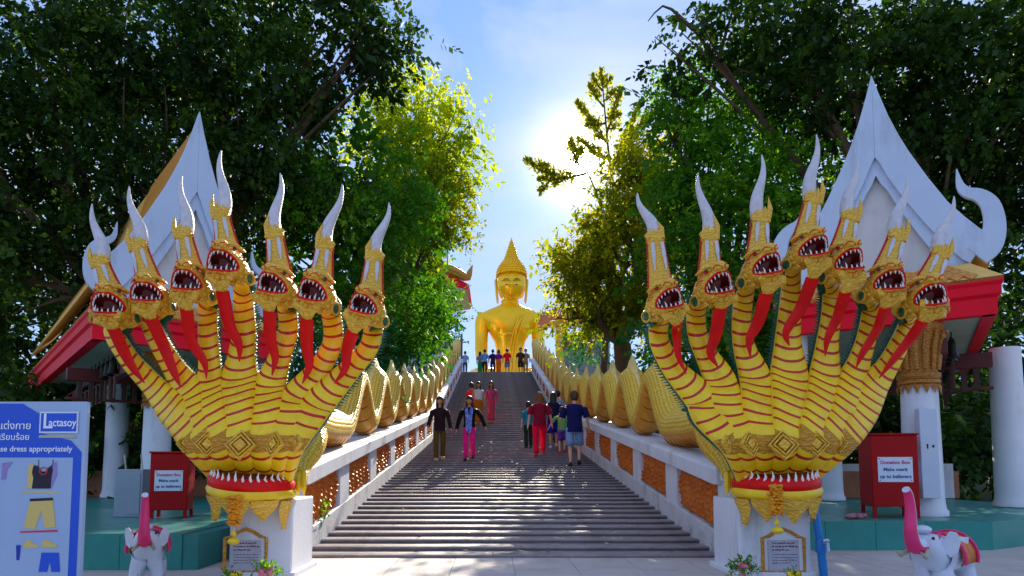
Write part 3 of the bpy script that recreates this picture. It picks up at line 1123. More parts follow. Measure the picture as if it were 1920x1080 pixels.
    def bmf(a, j):
        s_ = math.sin(2 * math.pi * (j + 0.5) / NB)
        if s_ > -0.30:
            return 0
        return 2 if a % 2 == 0 and False else 1
    bd.loft(rings, True, True, True, bmf, uv=lambda a, j: (arc[min(a, len(arc) - 1)] * 17, j * 1.35))
    body = bd.build('body', [M_scale, M_belly], root, sharp=80)
    gv = MB()
    for a in range(2, len(rings) - 2, 2):      # dark joints between the belly plates
        if pts[a].y > 26:
            break
        seg = [rings[a][j] + (rings[a][j] - pts[a]).normalized() * 0.002 for j in range(12, 19)]
        gv.tube(seg, [0.002] + [0.008] * 5 + [0.002], 5)
    gv.build('belly_joint', M_groove, body, kind='stuff')
    # fin at the crest of every wave
    k = 0
    while True:
        yc = yst + WL * (0.5 + k)
        if yc > Y2 - 1:
            break
        fn = MB()
        idx = [a for a in range(len(pts)) if abs(ys[a] - yc) < 0.62]
        rows = []
        nI = len(idx)
        for q, a in enumerate(idx):
            t = (pts[a + 1] - pts[a - 1]).normalized()
            d_ = Vector((1, 0, 0)).cross(t).normalized()
            f_ = q / (nI - 1)
            hgt = rads[a] * (0.15 + 0.75 * math.exp(-((f_ - 0.56) / 0.26) ** 2)) * (1 + 0.22 * (q % 2))
            b_ = pts[a] + d_ * rads[a] * 0.95
            rows.append([b_ + Vector((-0.085, 0, 0)), b_ + d_ * hgt * 0.55 + Vector((-0.035, 0, 0)), b_ + d_ * hgt + t * 0.03, b_ + d_ * hgt * 0.55 + Vector((0.035, 0, 0)), b_ + Vector((0.085, 0, 0))])
        fn.loft(rows, True, True, True)
        fn.build('crest_fin', M_fin, body, sharp=25)
        k += 1
    # red piped edge where the body leaves the jaw
    # ---- white pedestal with a framed plaque: a thing of its own
    p0, p1 = D['ped']
    yf = YN - 0.02
    a_, b_ = U(p0, 1000, yf).x, U(p1, 1000, yf).x
    zt = jc.z - 0.22
    pr = thing('pedestal', ((a_ + b_) / 2, yf + 0.3, 0), 'white pedestal with a gold-framed plaque under the %s naga' % where, 'pedestal', 'naga pedestals')
    pb = MB()
    pb.box(((a_ + b_) / 2, yf + 0.33, zt / 2), (b_ - a_, 0.66, zt))
    pb.build('block', M_white, pr, bevel=0.015)
    pbb = MB()
    pbb.box(((a_ + b_) / 2, yf + 0.33, 0.03), (b_ - a_ + 0.08, 0.74, 0.06))
    pbb.build('plinth', M_white, pr, bevel=0.012)
    fx = ((1462 if side > 0 else 466) - 925) * (yf) / F
    fr = MB()
    w, zb, zt2, pk = 0.185, 0.06, 0.36, 0.44
    out = [(-w, zb), (-w, zt2), (-w * 0.72, zt2 + 0.012), (-w * 0.4, zt2 + 0.05), (0, pk), (w * 0.4, zt2 + 0.05), (w * 0.72, zt2 + 0.012), (w, zt2), (w, zb)]
    pthf = [Vector((fx + x, yf - 0.006, z)) for x, z in out] + [Vector((fx - w, yf - 0.006, zb))]
    fr.tube(pthf, 0.016, 6, up=(0, -1, 0))
    fr.build('plaque_frame', M_orn, pr)
    pq = MB()
    pq.box((fx, yf - 0.004, (zb + zt2) / 2 - 0.005), (w * 1.5, 0.016, (zt2 - zb) * 0.9))
    plq = pq.build('plaque', mat('plaque_stone', S(178, 178, 190), 0.4, 0, 0.12, 8, 0.05), pr, bevel=0.004)
    ln = MB()
    r2 = random.Random(3)
    for row, zz in enumerate((0.315, 0.285, 0.255, 0.215, 0.19, 0.165, 0.14)):
        x = fx - w * 0.55
        xe = fx + w * (0.58 if row not in (2, 6) else 0.25)
        while x < xe:
            ww = r2.uniform(0.008, 0.026)
            hh = 0.011 if row < 3 else 0.006
            ln.box((x + ww / 2, yf - 0.0135, zz + r2.uniform(-0.002, 0.002)), (ww, 0.003, hh * r2.uniform(0.6, 1.1)))
            x += ww + r2.uniform(0.004, 0.012)
    ln.build('inscription', mat('inscription_maroon', S(110, 44, 70), 0.6, 0, 0, 5, 0), plq, smooth=False, kind='stuff')
    # ---- marigold garland hanging from the jaw
    gx = (1455 if side > 0 else 440)
    gtop = U(gx, 912 if side > 0 else 932, YN - 0.50)
    ga = thing('garland', gtop, 'orange marigold garland hanging from the %s naga jaw' % where, 'garland', 'marigold garlands')
    hub = MB()
    r3 = random.Random(11 + side)
    for row in range(11):
        for q in range(8):
            a = 2 * math.pi * (q + 0.5 * (row % 2)) / 8
            rr0 = 0.036 + r3.uniform(-0.012, 0.014)
            c0 = gtop + Vector((rr0 * math.cos(a), rr0 * math.sin(a), -0.022 * row + r3.uniform(-0.008, 0.008)))
            sz0 = r3.uniform(0.014, 0.026)
            hub.ell(c0, (sz0, sz0, sz0 * 0.7), 7, 5)
    hub.build('marigold_strand', mat('marigold', S(246, 140, 6), 0.7, 0, 0.25, 30, 0.6, 120, c2=S(252, 176, 10)), ga, kind='stuff')
    tl = MB()
    tl.tube([gtop + Vector((0, 0, -0.22)), gtop + Vector((0, 0, -0.33))], 0.006, 6)
    tl.ell(gtop + Vector((0, 0, -0.36)), (0.05, 0.05, 0.03), 10, 6)
    tl.ell(gtop + Vector((0, 0, -0.30)), (0.022, 0.022, 0.025), 8, 6)
    tl.build('tassel', mat('tassel_yellow', S(246, 206, 40), 0.7, 0, 0.2, 30, 0.5, 90), ga)
    # ---- end niche of the balustrade facing the viewer, with a red baluster and a gilt figurine
    xa, xb = SX + side * HW, b_ if side < 0 else a_
    nr = thing('end_niche', ((xa + xb) / 2, 6.75, 0), 'white open niche between the %s pedestal and the stair foot' % where, 'niche', 'balustrade end niches')
    yq = 6.72
    xm0, xm1 = min(xa, xa + side * 0.66), max(xa, xa + side * 0.66)
    for nm, c0, s_ in (('jamb', (xa + side * 0.045, yq + 0.06, 0.42), (0.09, 0.2, 0.84)), ('jamb', (xa + side * 0.615, yq + 0.06, 0.42), (0.09, 0.2, 0.84)),
                       ('sill', ((xm0 + xm1) / 2, yq + 0.06, 0.12), (0.475, 0.196, 0.24)), ('lintel', ((xm0 + xm1) / 2, yq + 0.06, 0.90), (0.70, 0.22, 0.12)),
                       ('back_panel', ((xm0 + xm1) / 2, yq + 0.17, 0.53), (0.475, 0.02, 0.62))):
        q = MB()
        q.box(c0, s_)
        q.build(nm, M_white, nr, bevel=0.008)
    ba = MB()
    bxx = xa + side * 0.30
    ba.lathe((bxx, yq + 0.07, 0.24), [(0.05, 0), (0.05, 0.04), (0.03, 0.06), (0.05, 0.16), (0.055, 0.24), (0.03, 0.32), (0.026, 0.38), (0.045, 0.44), (0.03, 0.5), (0.045, 0.55), (0.05, 0.595)], 14)
    ba.build('baluster', M_pred, nr)
    fg = MB()
    fxx = xa + side * 0.175
    c0 = Vector((fxx, yq + 0.02, 0.24))
    fg.lathe(c0, [(0.05, 0), (0.055, 0.03), (0.035, 0.05), (0.04, 0.08), (0.03, 0.14), (0.042, 0.19), (0.02, 0.225), (0.024, 0.25), (0.028, 0.27), (0.018, 0.30), (0.008, 0.335), (0.002, 0.36)], 12)
    for s_ in (-1, 1):
        fg.tube([c0 + Vector((s_ * 0.038, 0, 0.19)), c0 + Vector((s_ * 0.06, -0.02, 0.13)), c0 + Vector((0, -0.045, 0.13))], [0.014, 0.013, 0.01], 6)
    fg.thing('figurine', M_cap, c0, 'small gilt figurine standing in the %s niche' % where, 'figurine', 'niche figurines')
    return root


make_naga(1)
make_naga(-1)
# ---------------------------------------------------------------- pavilions
def pavilion(side):
    where = 'right' if side > 0 else 'left'
    if side > 0:
        C, uu, Lf, ap_px, ap_py = Vector((6.28, 7.9, 0)), Vector((-1.89, 1.26, 0)).normalized(), 2.45, 1628, 140
        low_y, zfloor, depth = 585, 0.35, 6.0
    else:
        C, uu, Lf, ap_px, ap_py = Vector((-6.0, 9.5, 0)), Vector((0.76, 0.65, 0)).normalized(), 2.72, 387, 208
        low_y, zfloor, depth = 636, 0.35, 9.0
    vv = Vector((-uu.y, uu.x, 0))
    if vv.y < 0:
        vv = -vv
    ze = 2.9
    root = thing('pavilion', C + uu * Lf / 2 + vv * 2.0, 'pavilion with white pointed gable and crimson eaves behind the %s naga' % where, 'pavilion', 'roofed pavilions')

    def W(s, d, z):
        return C + uu * s + vv * d + Vector((0, 0, z))
    # eaves: two-step crimson fascia on the front and both sides, cream soffit
    for nm, (p, q, nrm) in (('fascia', ((0, 0), (Lf, 0), -vv)), ('fascia', ((0, 0), (0, depth), -uu)), ('fascia', ((Lf, 0), (Lf, depth), uu))):
        a, b = W(p[0], p[1], 0), W(q[0], q[1], 0)
        f = MB()
        up = Vector((0, 0, 1))
        pr = [(0.0, 0.0), (0.03, 0.0), (0.03, 0.21), (0.075, 0.25), (0.075, 0.36), (0.10, 0.40), (0.10, 0.46), (-0.12, 0.46), (-0.12, 0.0)]
        rings = []
        d = (b - a).normalized()
        for base, ext in ((a, -1), (b, 1)):
            if nm == 'fascia' and ext == -1 or p == (0, 0) and q[1] == 0:
                e = ext
            else:
                e = 0
            rings.append([base + nrm * x + d * (x * e if x > 0 else 0) + up * (ze + z) for x, z in pr])
        f.loft(rings, True, True, True)
        f.build(nm, M_fasc, root, sharp=30)
    sf = MB()
    sf.prism([W(0.02, 0.02, ze + 0.03), W(Lf - 0.02, 0.02, ze + 0.03), W(Lf - 0.02, depth, ze + 0.03), W(0.02, depth, ze + 0.03)], (0, 0, 0.05))
    sf.build('soffit', M_soff, root)
    # skirt roof with diamond tiles (each tile its own piece on the front)
    gz = ze + 0.46
    gz1 = gz + 0.34                       # foot of the gable
    sb = 0.42                              # gable set back from the eave
    sk = MB()
    sk.prism([W(-0.1, -0.1, gz), W(Lf + 0.1, -0.1, gz), W(Lf - 0.2, sb, gz1), W(0.2, sb, gz1)], (0, 0, -0.04))
    sk.prism([W(-0.1, -0.1, gz), W(0.2, sb, gz1), W(0.2, depth, gz1), W(-0.1, depth, gz)], (0, 0, -0.04))
    sk.prism([W(Lf + 0.1, -0.1, gz), W(Lf + 0.1, depth, gz), W(Lf - 0.2, depth, gz1), W(Lf - 0.2, sb, gz1)], (0, 0, -0.04))
    skirt = sk.build('skirt_roof', M_tilel, root, smooth=False)
    slope = (W(0.0, sb, gz1) - W(0, -0.1, gz))
    sl, sdir = slope.length, slope.normalized()
    nrm = uu.cross(sdir)
    if nrm.z < 0:
        nrm = -nrm
    tw, th = 0.15, 0.13
    tm = MB()
    tm.prism([Vector((-tw / 2 * 0.93, 0, 0)), Vector((0, -th * 0.93, 0)), Vector((tw / 2 * 0.93, 0, 0)), Vector((0, th * 0.93, 0))], (0, 0, 0.02))
    tile_me = tm.mesh('roof_tile', M_tile, smooth=False)
    rows = int(sl / th) + 1
    Mt = Matrix((uu, sdir, nrm)).transposed()

    def tiles(p0, ax_s, ax_d, Ls, Ld, tw_, th_, me, clip):
        nn = ax_s.cross(ax_d)
        flip = nn.z < 0
        M3 = Matrix((ax_s, ax_d, nn if not flip else -nn)).transposed()
        if flip:
            M3 = Matrix((-ax_s, ax_d, -nn)).transposed()
        rws = int(Ld / th_)
        for r_ in range(rws):
            c_ = int(Ls / tw_)
            for k in range(c_):
                s = (k + 0.5 + 0.5 * (r_ % 2)) * tw_
                d = (r_ + 0.6) * th_
                if not clip(s, d):
                    continue
                p = p0 + ax_s * s + ax_d * d + M3 @ Vector((0, 0, 0.004))
                o = link_mesh('roof_tile', me, skirt if me is tile_me else slopes[-1])
                o.matrix_local = Matrix.Translation(p - BASE[root.name]) @ M3.to_4x4()
    tiles(W(0, -0.1, gz), uu, sdir, Lf, sl, tw, th, tile_me, lambda s, d: d < sl - 0.03 and 0.15 + d * 0.5 < s < Lf - 0.12 - d * 0.5)
    # gable: concave bargeboards ending in swan-neck finials
    mid = Lf / 2
    if side < 0:
        mid += 0.14
    yap = W(mid, sb, 0).y
    zap = U(ap_px, ap_py, yap).z
    H = zap - gz1
    half = Lf / 2 - 0.02

    def G(x, z, d=0.0):
        sgn = 1 if x >= 0 else -1
        hw = (Lf - mid + 0.06) if x >= 0 else (mid + 0.06)
        return W(mid + x * hw, sb + d, gz1 + z * H)
    outer = [(0, 1.0), (0.06, 0.90), (0.144, 0.775), (0.23, 0.67), (0.32, 0.575), (0.48, 0.43), (0.64, 0.30), (0.78, 0.215), (0.9, 0.15), (0.98, 0.12)]
    inner = [(0, 0.585), (0.05, 0.54), (0.115, 0.47), (0.19, 0.405), (0.27, 0.34), (0.42, 0.225), (0.55, 0.135), (0.66, 0.065), (0.74, 0.02), (0.8, 0.0)]
    for sg in (-1, 1):
        bb = MB()
        th_ = vv * 0.10
        rg = []
        for (xo, zo), (xi, zi) in zip(outer, inner):
            a, b = G(sg * xo if xo else sg * 1e-6, zo), G(sg * xi if xi else sg * 1e-6, zi)
            rg.append([a, b, b + th_, a + th_])
        bb.loft(rg, True, True, True)
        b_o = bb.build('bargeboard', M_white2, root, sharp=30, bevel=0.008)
        # second, inner board
        ib = MB()
        rg = []
        for (xo, zo), (xi, zi) in zip(outer, inner):
            m_ = (xi * 1.02, zi + 0.004)
            n_ = (xi * 0.9, max(0.0, zi - 0.055 - 0.03 * (xi < 0.06)))
            a, b = G(sg * m_[0] if m_[0] else sg * 1e-6, m_[1], 0.055), G(sg * n_[0] if n_[0] else sg * 1e-6, n_[1], 0.055)
            rg.append([a, b, b + th_ * 0.9, a + th_ * 0.9])
        ib.loft(rg, True, True, True)
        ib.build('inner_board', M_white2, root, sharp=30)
        fin, _ = spline([(0.80, 0.02, 0, 0.09), (0.93, 0.07, 0, 0.085), (0.985, 0.17, 0, 0.07), (0.955, 0.275, 0, 0.06), (0.86, 0.335, 0, 0.048), (0.74, 0.365, 0, 0.038), (0.675, 0.41, 0, 0.026), (0.648, 0.50, 0, 0.003)], 26)
        sw = MB()
        rg = []
        for k in range(len(fin)):
            t = fin[min(k + 1, 25)][:2] - fin[max(k - 1, 0)][:2]
            t = t * np.array([half, H])
            t = t / np.linalg.norm(t)
            nx_, nz_ = -t[1] * fin[k][3] * 2.0, t[0] * fin[k][3] * 2.0
            ks = 0.66 if side < 0 else 0.86
            x, z = 0.86 + (fin[k][0] - 0.80) * ks, 0.03 + (fin[k][1] - 0.02) * ks
            nx_, nz_ = nx_ * ks, nz_ * ks
            c_ = G(sg * x, z)
            n3 = uu * (sg * nx_) + Vector((0, 0, nz_))
            tk = vv * 0.035
            rg.append([c_ + n3 - tk * 0.2, c_ - n3 - tk * 0.2, c_ - n3 + tk * 2, c_ + n3 + tk * 2])
        sw.loft(rg, True, True, True)
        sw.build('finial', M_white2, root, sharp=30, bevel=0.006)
    inf = MB()
    inf.prism([G(-0.82, 0.0, 0.16), G(0.82, 0.0, 0.16), G(0.42, 0.30, 0.16), G(0.0, 0.66, 0.16), G(-0.42, 0.30, 0.16)], vv * 0.05)
    inf.build('gable_panel', M_infill, root, smooth=False)
    # main roof: two concave tiled slopes running back from the gable
    slopes = []
    rprof = [(0.0, 0.93), (0.10, 0.78), (0.21, 0.62), (0.34, 0.475), (0.5, 0.335), (0.66, 0.215), (0.82, 0.12), (0.99, 0.05)]
    for sg in (-1, 1):
        rf = MB()
        rg = []
        for x, z in rprof:
            a = G(sg * x if x else sg * 1e-6, z, 0.06)
            b = a + vv * (depth - sb)
            rg.append([a, b, b - Vector((0, 0, 0.08)), a - Vector((0, 0, 0.08))])
        rf.loft(rg, True, True, True)
        s_o = rf.build('roof_slope', M_tilel, root, sharp=20)
        slopes.append(s_o)
        if (sg < 0):     # the slope that shows: rows of flat tiles following the curve
            t2 = MB()
            t2.box((0, 0, 0.012), (0.205, 0.20, 0.018))
            tme = t2.mesh('roof_tile', M_tile, smooth=False)
            for k in range(len(rprof) - 1):
                a, b = G(sg * rprof[k + 1][0], rprof[k + 1][1], 0.06), G(sg * rprof[k][0] if rprof[k][0] else -1e-6, rprof[k][1], 0.06)
                d_ = (b - a)
                Ld = d_.length
                tiles(a, vv, d_.normalized(), 3.4 if side < 0 else 1.2, Ld + 0.1, 0.21, 0.185, tme, lambda s, d: d < Ld)
    # columns: white shaft, bronze lotus capital
    if side > 0:
        cp = U(1734, 965, 8.57)
        c1 = Vector((cp.x, 8.57, 0))
        cols = [c1, c1 + vv * 2.2 + uu * -0.3, c1 + uu * 1.55, c1 + vv * 3.6 + uu * 1.5]
        c2 = Vector(((1893 - 925) * 10.4 / F, 10.4, 0))
        cols[1] = c2
    else:
        c1 = Vector(((294 - 925) * 11.0 / F, 11.0, 0))
        cols = [c1, c1 + uu * 1.75, c1 + vv * 3.4, c1 + vv * 3.4 + uu * 1.7]
    for k, c in enumerate(cols):
        zt = ze + 0.03
        sh = MB()
        sh.lathe((c.x, c.y, zfloor), [(0.27, 0), (0.27, 0.06), (0.245, 0.09), (0.235, 0.2), (0.215, zt - zfloor - (0.8 if k == 0 else 0.0))], 24)
        co = sh.build('column', M_white, root)
        if k:
            continue
        cpt = MB()
        h0 = zt - 0.85
        cpt.lathe((c.x, c.y, h0), [(0.225, 0), (0.25, 0.02), (0.25, 0.06), (0.23, 0.07), (0.255, 0.10), (0.255, 0.15), (0.22, 0.17), (0.215, 0.22), (0.24, 0.5), (0.30, 0.72), (0.32, 0.78), (0.30, 0.85)], 24)
        for q in range(14):
            a = 2 * math.pi * q / 14
            d = Vector((math.cos(a), math.sin(a), 0))
            t_ = Vector((-d.y, d.x, 0))
            p = Vector((c.x, c.y, h0))
            cpt.add([p + d * 0.235 - t_ * 0.055, p + d * 0.235 + t_ * 0.055, p + d * 0.25 + Vector((0, 0, -0.13)), p + d * 0.262 + Vector((0, 0, -0.03))], [(0, 2, 3), (2, 1, 3), (0, 3, 1)])
            cpt.tube([p + d * 0.225 + Vector((0, 0, 0.2)), p + d * 0.255 + Vector((0, 0, 0.5)), p + d * 0.315 + Vector((0, 0, 0.72)), p + d * 0.345 + Vector((0, 0, 0.66))], [0.03, 0.042, 0.032, 0.006], 6)
        cpt.build('capital', M_cap, co, sharp=50)
    # interior: lintel beams with a fringe of hanging wooden slats and a row of bronze bells
    bmz = ze - 0.32
    bm = MB()
    d0 = 1.9
    bm.box(W(Lf / 2, d0, bmz), (Lf + 0.2, 0.14, 0.22), rz=math.atan2(uu.y, uu.x))
    bm.box(W(Lf / 2, d0, bmz - 0.42), (Lf + 0.2, 0.05, 0.05), rz=math.atan2(uu.y, uu.x))
    beam = bm.build('beam', M_dred, root, bevel=0.01)
    sd = MB()
    e_s = 0.25 if side > 0 else 0.3
    for k in range(16):
        s = 0.1 + (Lf - 0.2) * k / 15
        q = MB()
        q.box(W(s, d0 - 0.03, bmz - 0.27), (0.075, 0.03, 0.32 + 0.05 * (k % 2)), rz=math.atan2(uu.y, uu.x))
        q.build('slat', M_wood, beam)
    sbm = MB()
    sbm.box(W(0.55, depth / 2, bmz), (0.12, depth - 0.3, 0.2), rz=math.atan2(vv.y, vv.x) - math.pi / 2)
    sbeam = sbm.build('side_beam', M_dred, root, bevel=0.01)
    for k in range(9):
        q = MB()
        p = W(0.42, 0.9 + k * 0.42, ze - 0.02)
        q.tube([p, p + Vector((0, 0, -0.1))], 0.01, 6)
        q.lathe(p + Vector((0, 0, -0.36)), [(0.085, 0), (0.075, 0.03), (0.06, 0.1), (0.055, 0.18), (0.035, 0.25), (0.015, 0.27)], 12)
        q.build('bell', M_iron, root)
    for k in range(12):
        q = MB()
        q.box(W(0.42, 0.7 + k * 0.4, bmz - 0.30), (0.03, 0.09, 0.36), rz=math.atan2(vv.y, vv.x) - math.pi / 2)
        q.build('slat', M_wood, sbeam)
    lf_ = MB()
    lf_.box(W(0.75, 0.9, ze - 0.01), (0.6, 0.09, 0.05), rz=math.atan2(uu.y, uu.x))
    lf_.build('lamp_fitting', M_white, root, bevel=0.006)
    rw = MB()
    rw.prism([W(0.3, depth, zfloor), W(Lf - 0.1, depth, zfloor), W(Lf - 0.1, depth, zfloor + 0.7), W(0.3, depth, zfloor + 0.7)], vv * 0.15)
    rw.build('parapet', M_white, root)
    # raised teal-tiled floor: wide step in front of the roof
    pf = MB()
    if side > 0:
        poly = [(3.35, 7.7), (5.95, 7.7), (9.2, 9.6), (9.2, 16.0), (3.35, 16.0)]
    else:
        poly = [(-2.66, 6.25), (-2.66, 16.0), (-9.5, 16.0), (-9.5, 6.25)][::-1]
        poly = [(-9.5, 6.25), (-2.85, 6.25), (-2.85, 16), (-9.5, 16)]
    pf.prism([Vector((x, y, 0.0)) for x, y in poly], (0, 0, zfloor - 0.012))
    plat = pf.thing('platform', M_tealt, (poly[0][0], poly[0][1], 0), 'teal tiled floor platform in front of the %s pavilion' % where, 'platform', 'pavilion platforms', smooth=False)
    # floor tiles on top and face tiles along the front, each a piece
    y0 = poly[0][1]
    fx0, fx1 = (3.35, 5.95) if side > 0 else (-7.2, -2.85)
    ft = MB()
    ft.box((0, 0, 0), (0.594, 0.594, 0.014))
    fme = ft.mesh('floor_tile', M_tealf, smooth=False)
    vt = MB()
    vt.box((0, 0, 0), (0.594, 0.014, zfloor - 0.016))
    vme = vt.mesh('face_tile', M_tealt, smooth=False)
    nx = int((fx1 - fx0) / 0.6)
    for k in range(nx):
        o = link_mesh('face_tile', vme, plat, Vector((fx0 + 0.3 + k * 0.6, y0 - 0.007, zfloor / 2 - 0.002)) - BASE[plat.name])
        for j in range(6):
            o = link_mesh('floor_tile', fme, plat, Vector((fx0 + 0.3 + k * 0.6, y0 + 0.3 + j * 0.6, zfloor - 0.008)) - BASE[plat.name])
    return root


pavilion(1)
pavilion(-1)
# ---------------------------------------------------------------- great seated Buddha on the hilltop
def buddha():
    YB = 62.0
    k = YB / F          # metres per photo pixel there

    def B(px, py, dy=0.0):
        return U(px, py, YB + dy)
    root = thing('buddha_statue', (B(957, 698).x, YB, ZT), 'giant golden seated Buddha statue at the top of the stairs', 'statue')
    n = 32

    def ring(cx, py, rx, ry, dy=0.0, sq=1.0):
        c = B(cx, py, dy)
        return [c + Vector((rx * k * math.copysign(abs(math.cos(a)) ** sq, math.cos(a)), ry * k * math.copysign(abs(math.sin(a)) ** sq, math.sin(a)), 0)) for a in np.linspace(0, 2 * math.pi, n + 1)[:-1]]
    # torso with broad shoulders, narrow waist
    t = MB()
    prof = [(705, 40, 34), (690, 30, 28), (672, 27, 26), (655, 26.5, 25), (640, 30, 27), (626, 38, 30), (612, 47, 32), (600, 53, 31), (592, 55, 29), (586, 50, 27), (580, 36, 23), (575, 24, 18), (570, 16.5, 15), (560, 15, 14), (545, 15, 14)]
    rg = []
    for py, rx, ry in prof:
        r_ = ring(956, py, rx, ry, 0, 0.85)
        rg.append(r_)
    t.loft(rg, True, True, True)
    # chest swell and folds of the neck
    for s in (-1, 1):
        t.ell(B(956 + s * 19, 612, -1.1), (19 * k, 8 * k, 15 * k), 16, 10)
    for py in (566, 571):
        t.loft([ring(956, py + 1.2, 16, 15), ring(956, py, 17.6, 16.2), ring(956, py - 1.2, 16, 15)], True)
    t.build('torso', M_buddha, root, sharp=80)
    # arms: the right hand (image left) falls to the knee, the other lies in the lap
    for s in (-1, 1):
        a = MB()
        pts = [(956 + s * 47, 590, 0, 12.5), (956 + s * 52, 604, 0, 13.5), (956 + s * 53, 630, 0, 12.5), (956 + s * 53.5, 655, -0.4, 12), (956 + s * 52, 676, -1.2, 11), (956 + s * 50, 692, -2.2, 9.5), (956 + s * (52 if s < 0 else 30), 704, -3.2, 8)]
        dn, _ = spline([(*B(px, py, dy), r_ * k) for px, py, dy, r_ in pts], 26)
        a.tube([Vector(p[:3]) for p in dn], [p[3] for p in dn], 16, up=(0, 1, 0))
        ar = a.build('arm', M_buddha, root, sharp=80)
        hd = MB()
        hp = Vector(dn[-1][:3])
        hd.ell(hp + Vector((0, -0.2, -0.3)), (0.42, 0.25, 0.55), 12, 8)
        for q in range(4):
            o = Vector(((q - 1.5) * 0.2, -0.25, -0.6))
            hd.tube([hp + o, hp + o + Vector((0, -0.1, -0.5)), hp + o + Vector((0, 0.05, -0.95 + 0.08 * abs(q - 1.5)))], [0.12, 0.11, 0.06], 8)
        hd.tube([hp + Vector((s * -0.35, -0.2, -0.2)), hp + Vector((s * -0.6, -0.25, -0.6)), hp + Vector((s * -0.6, -0.25, -0.95))], [0.13, 0.12, 0.06], 8)
        hd.build('hand', M_buddha, ar, sharp=80)
    # robe edge across the left shoulder and the hanging sash
    sh = MB()
    sp = [(1000, 583, -0.6), (985, 590, -1.45), (975, 602, -1.95), (969, 617, -2.05), (966, 634, -1.75)]
    dn, _ = spline([tuple(B(*p)) for p in sp], 18)
    sh.tube([Vector(p) for p in dn], 2.4 * k, 8, up=(0, -1, 0), flat=0.6)
    sp = [(988, 582, -0.8), (976, 600, -1.9), (966, 632, -1.75), (962, 655, -1.55), (959, 676, -1.6), (957, 700, -1.9)]
    dn, _ = spline([tuple(B(*p)) for p in sp], 24)
    for q in range(3):
        sh.tube([Vector(p) + Vector(((q - 1) * 0.26, -0.02, 0)) for p in dn], 0.11, 6, up=(0, -1, 0))
    sh.build('sash', M_buddha, root, sharp=60)
    rb = MB()
    rb.loft([ring(956, 634.5, 33.5, 29.5), ring(956, 632, 35, 30.5), ring(956, 629.5, 36, 30)], True)
    rb.build('robe_hem', M_buddha, root)
    # crossed legs and lotus throne
    lg = MB()
    for s in (-1, 1):
        dn, _ = spline([(*B(956 + s * 16, 706, 0.4), 15 * k), (*B(956 + s * 52, 704, -1.4), 16 * k), (*B(956 + s * 66, 707, -3.4), 12 * k), (*B(956 + s * 26, 708, -4.8), 10 * k), (*B(956 - s * 16, 707, -5.0), 7 * k)], 24)
        lg.tube([Vector(p[:3]) for p in dn], [p[3] for p in dn], 14)
    lg.build('crossed_legs', M_buddha, root, sharp=80)
    th = MB()
    c = B(957, 723, -0.6)
    th.lathe((c.x, c.y, ZT), [(5.4, 0), (5.4, 0.4), (5.0, 0.7), (4.6, 1.0), (5.0, 1.4), (5.2, max(1.5, B(957, 712).z - ZT))], 40, sx=1.0, sy=0.8)
    thr = th.build('throne', M_buddha, root)
    for q in range(30):
        a = 2 * math.pi * q / 30
        d = Vector((math.cos(a), math.sin(a) * 0.8, 0))
        p = Vector((c.x, c.y, ZT + 0.7)) + d * 4.9
        pt = MB()
        w = Vector((-d.y, d.x, 0)).normalized() * 0.5
        dd = d.normalized()
        pt.loft([[p - w, p + dd * 0.15, p + w, p - dd * 0.1], [p - w * 1.05 + Vector((0, 0, 0.5)) + dd * 0.2, p + dd * 0.45 + Vector((0, 0, 0.5)), p + w * 1.05 + Vector((0, 0, 0.5)) + dd * 0.2, p + Vector((0, 0, 0.5))],
                 [p - w * 0.1 + Vector((0, 0, 1.1)) + dd * 0.5, p + dd * 0.55 + Vector((0, 0, 1.1)), p + w * 0.1 + Vector((0, 0, 1.1)) + dd * 0.5, p + dd * 0.45 + Vector((0, 0, 1.1))]], True, True, True)
        pt.build('lotus_petal', M_buddha, thr)
    # head: shaped surface with brow, nose, lips and chin
    cxh = 959
    hd = MB()
    rows = []
    cz = B(cxh, 535)
    NU, NV = 48, 40
    RX, RY, RZ = 27.5 * k, 25 * k, 34 * k

    def bump(x, z, cx_, cz_, sx_, sz_, h):
        return h * math.exp(-((x - cx_) / sx_) ** 2 - ((z - cz_) / sz_) ** 2)
    for i in range(NV + 1):
        v = math.pi * i / NV
        row = []
        for j in range(NU):
            a = 2 * math.pi * j / NU
            x, y, z = math.sin(v) * math.cos(a), math.sin(v) * math.sin(a), -math.cos(v)
            # narrow jaw
            tp = 1 - 0.26 * max(0, -z - 0.05) ** 1.2
            X, Y, Z = RX * x * tp, RY * y * (1 - 0.08 * max(0, -z)), RZ * z
            if y < 0:
                u, w = X / k, Z / k          # photo pixels from the head centre
                d = bump(u, w, 0, -4, 2.6, 7, 4.6) + bump(u, w, 0, -9.5, 4.6, 2.6, 2.4)        # nose, nostrils
                d += bump(abs(u), w, 9.5, 7.5 - (abs(u) - 9.5) ** 2 * 0.04, 8, 1.4, 1.5)         # brows
                d -= bump(abs(u), w, 9.5, 2.2, 5.5, 2.4, 1.9)                                     # eye sockets
                d += bump(abs(u), w, 9.5, 1.2, 4.6, 1.3, 1.2)                                     # lids
                d += bump(u, w, 0, -15.6, 6.2, 1.4, 1.7) + bump(u, w, 0, -18.6, 5.0, 1.5, 1.9)    # lips
                d -= bump(u, w, 0, -17.1, 8, 0.7, 1.2)
                d += bump(u, w, 0, -26, 7, 5, 2.0) + bump(abs(u), w, 14, -8, 6, 7, 1.0)            # chin, cheeks
                Y -= d * k * 1.7
            row.append(Vector((cz.x + X, YB - 0.3 + Y, cz.z + Z)))
        rows.append(row)
    hd.loft(rows[1:-1], True, True, True)
    head = hd.build('head', M_buddha, root, sharp=85)
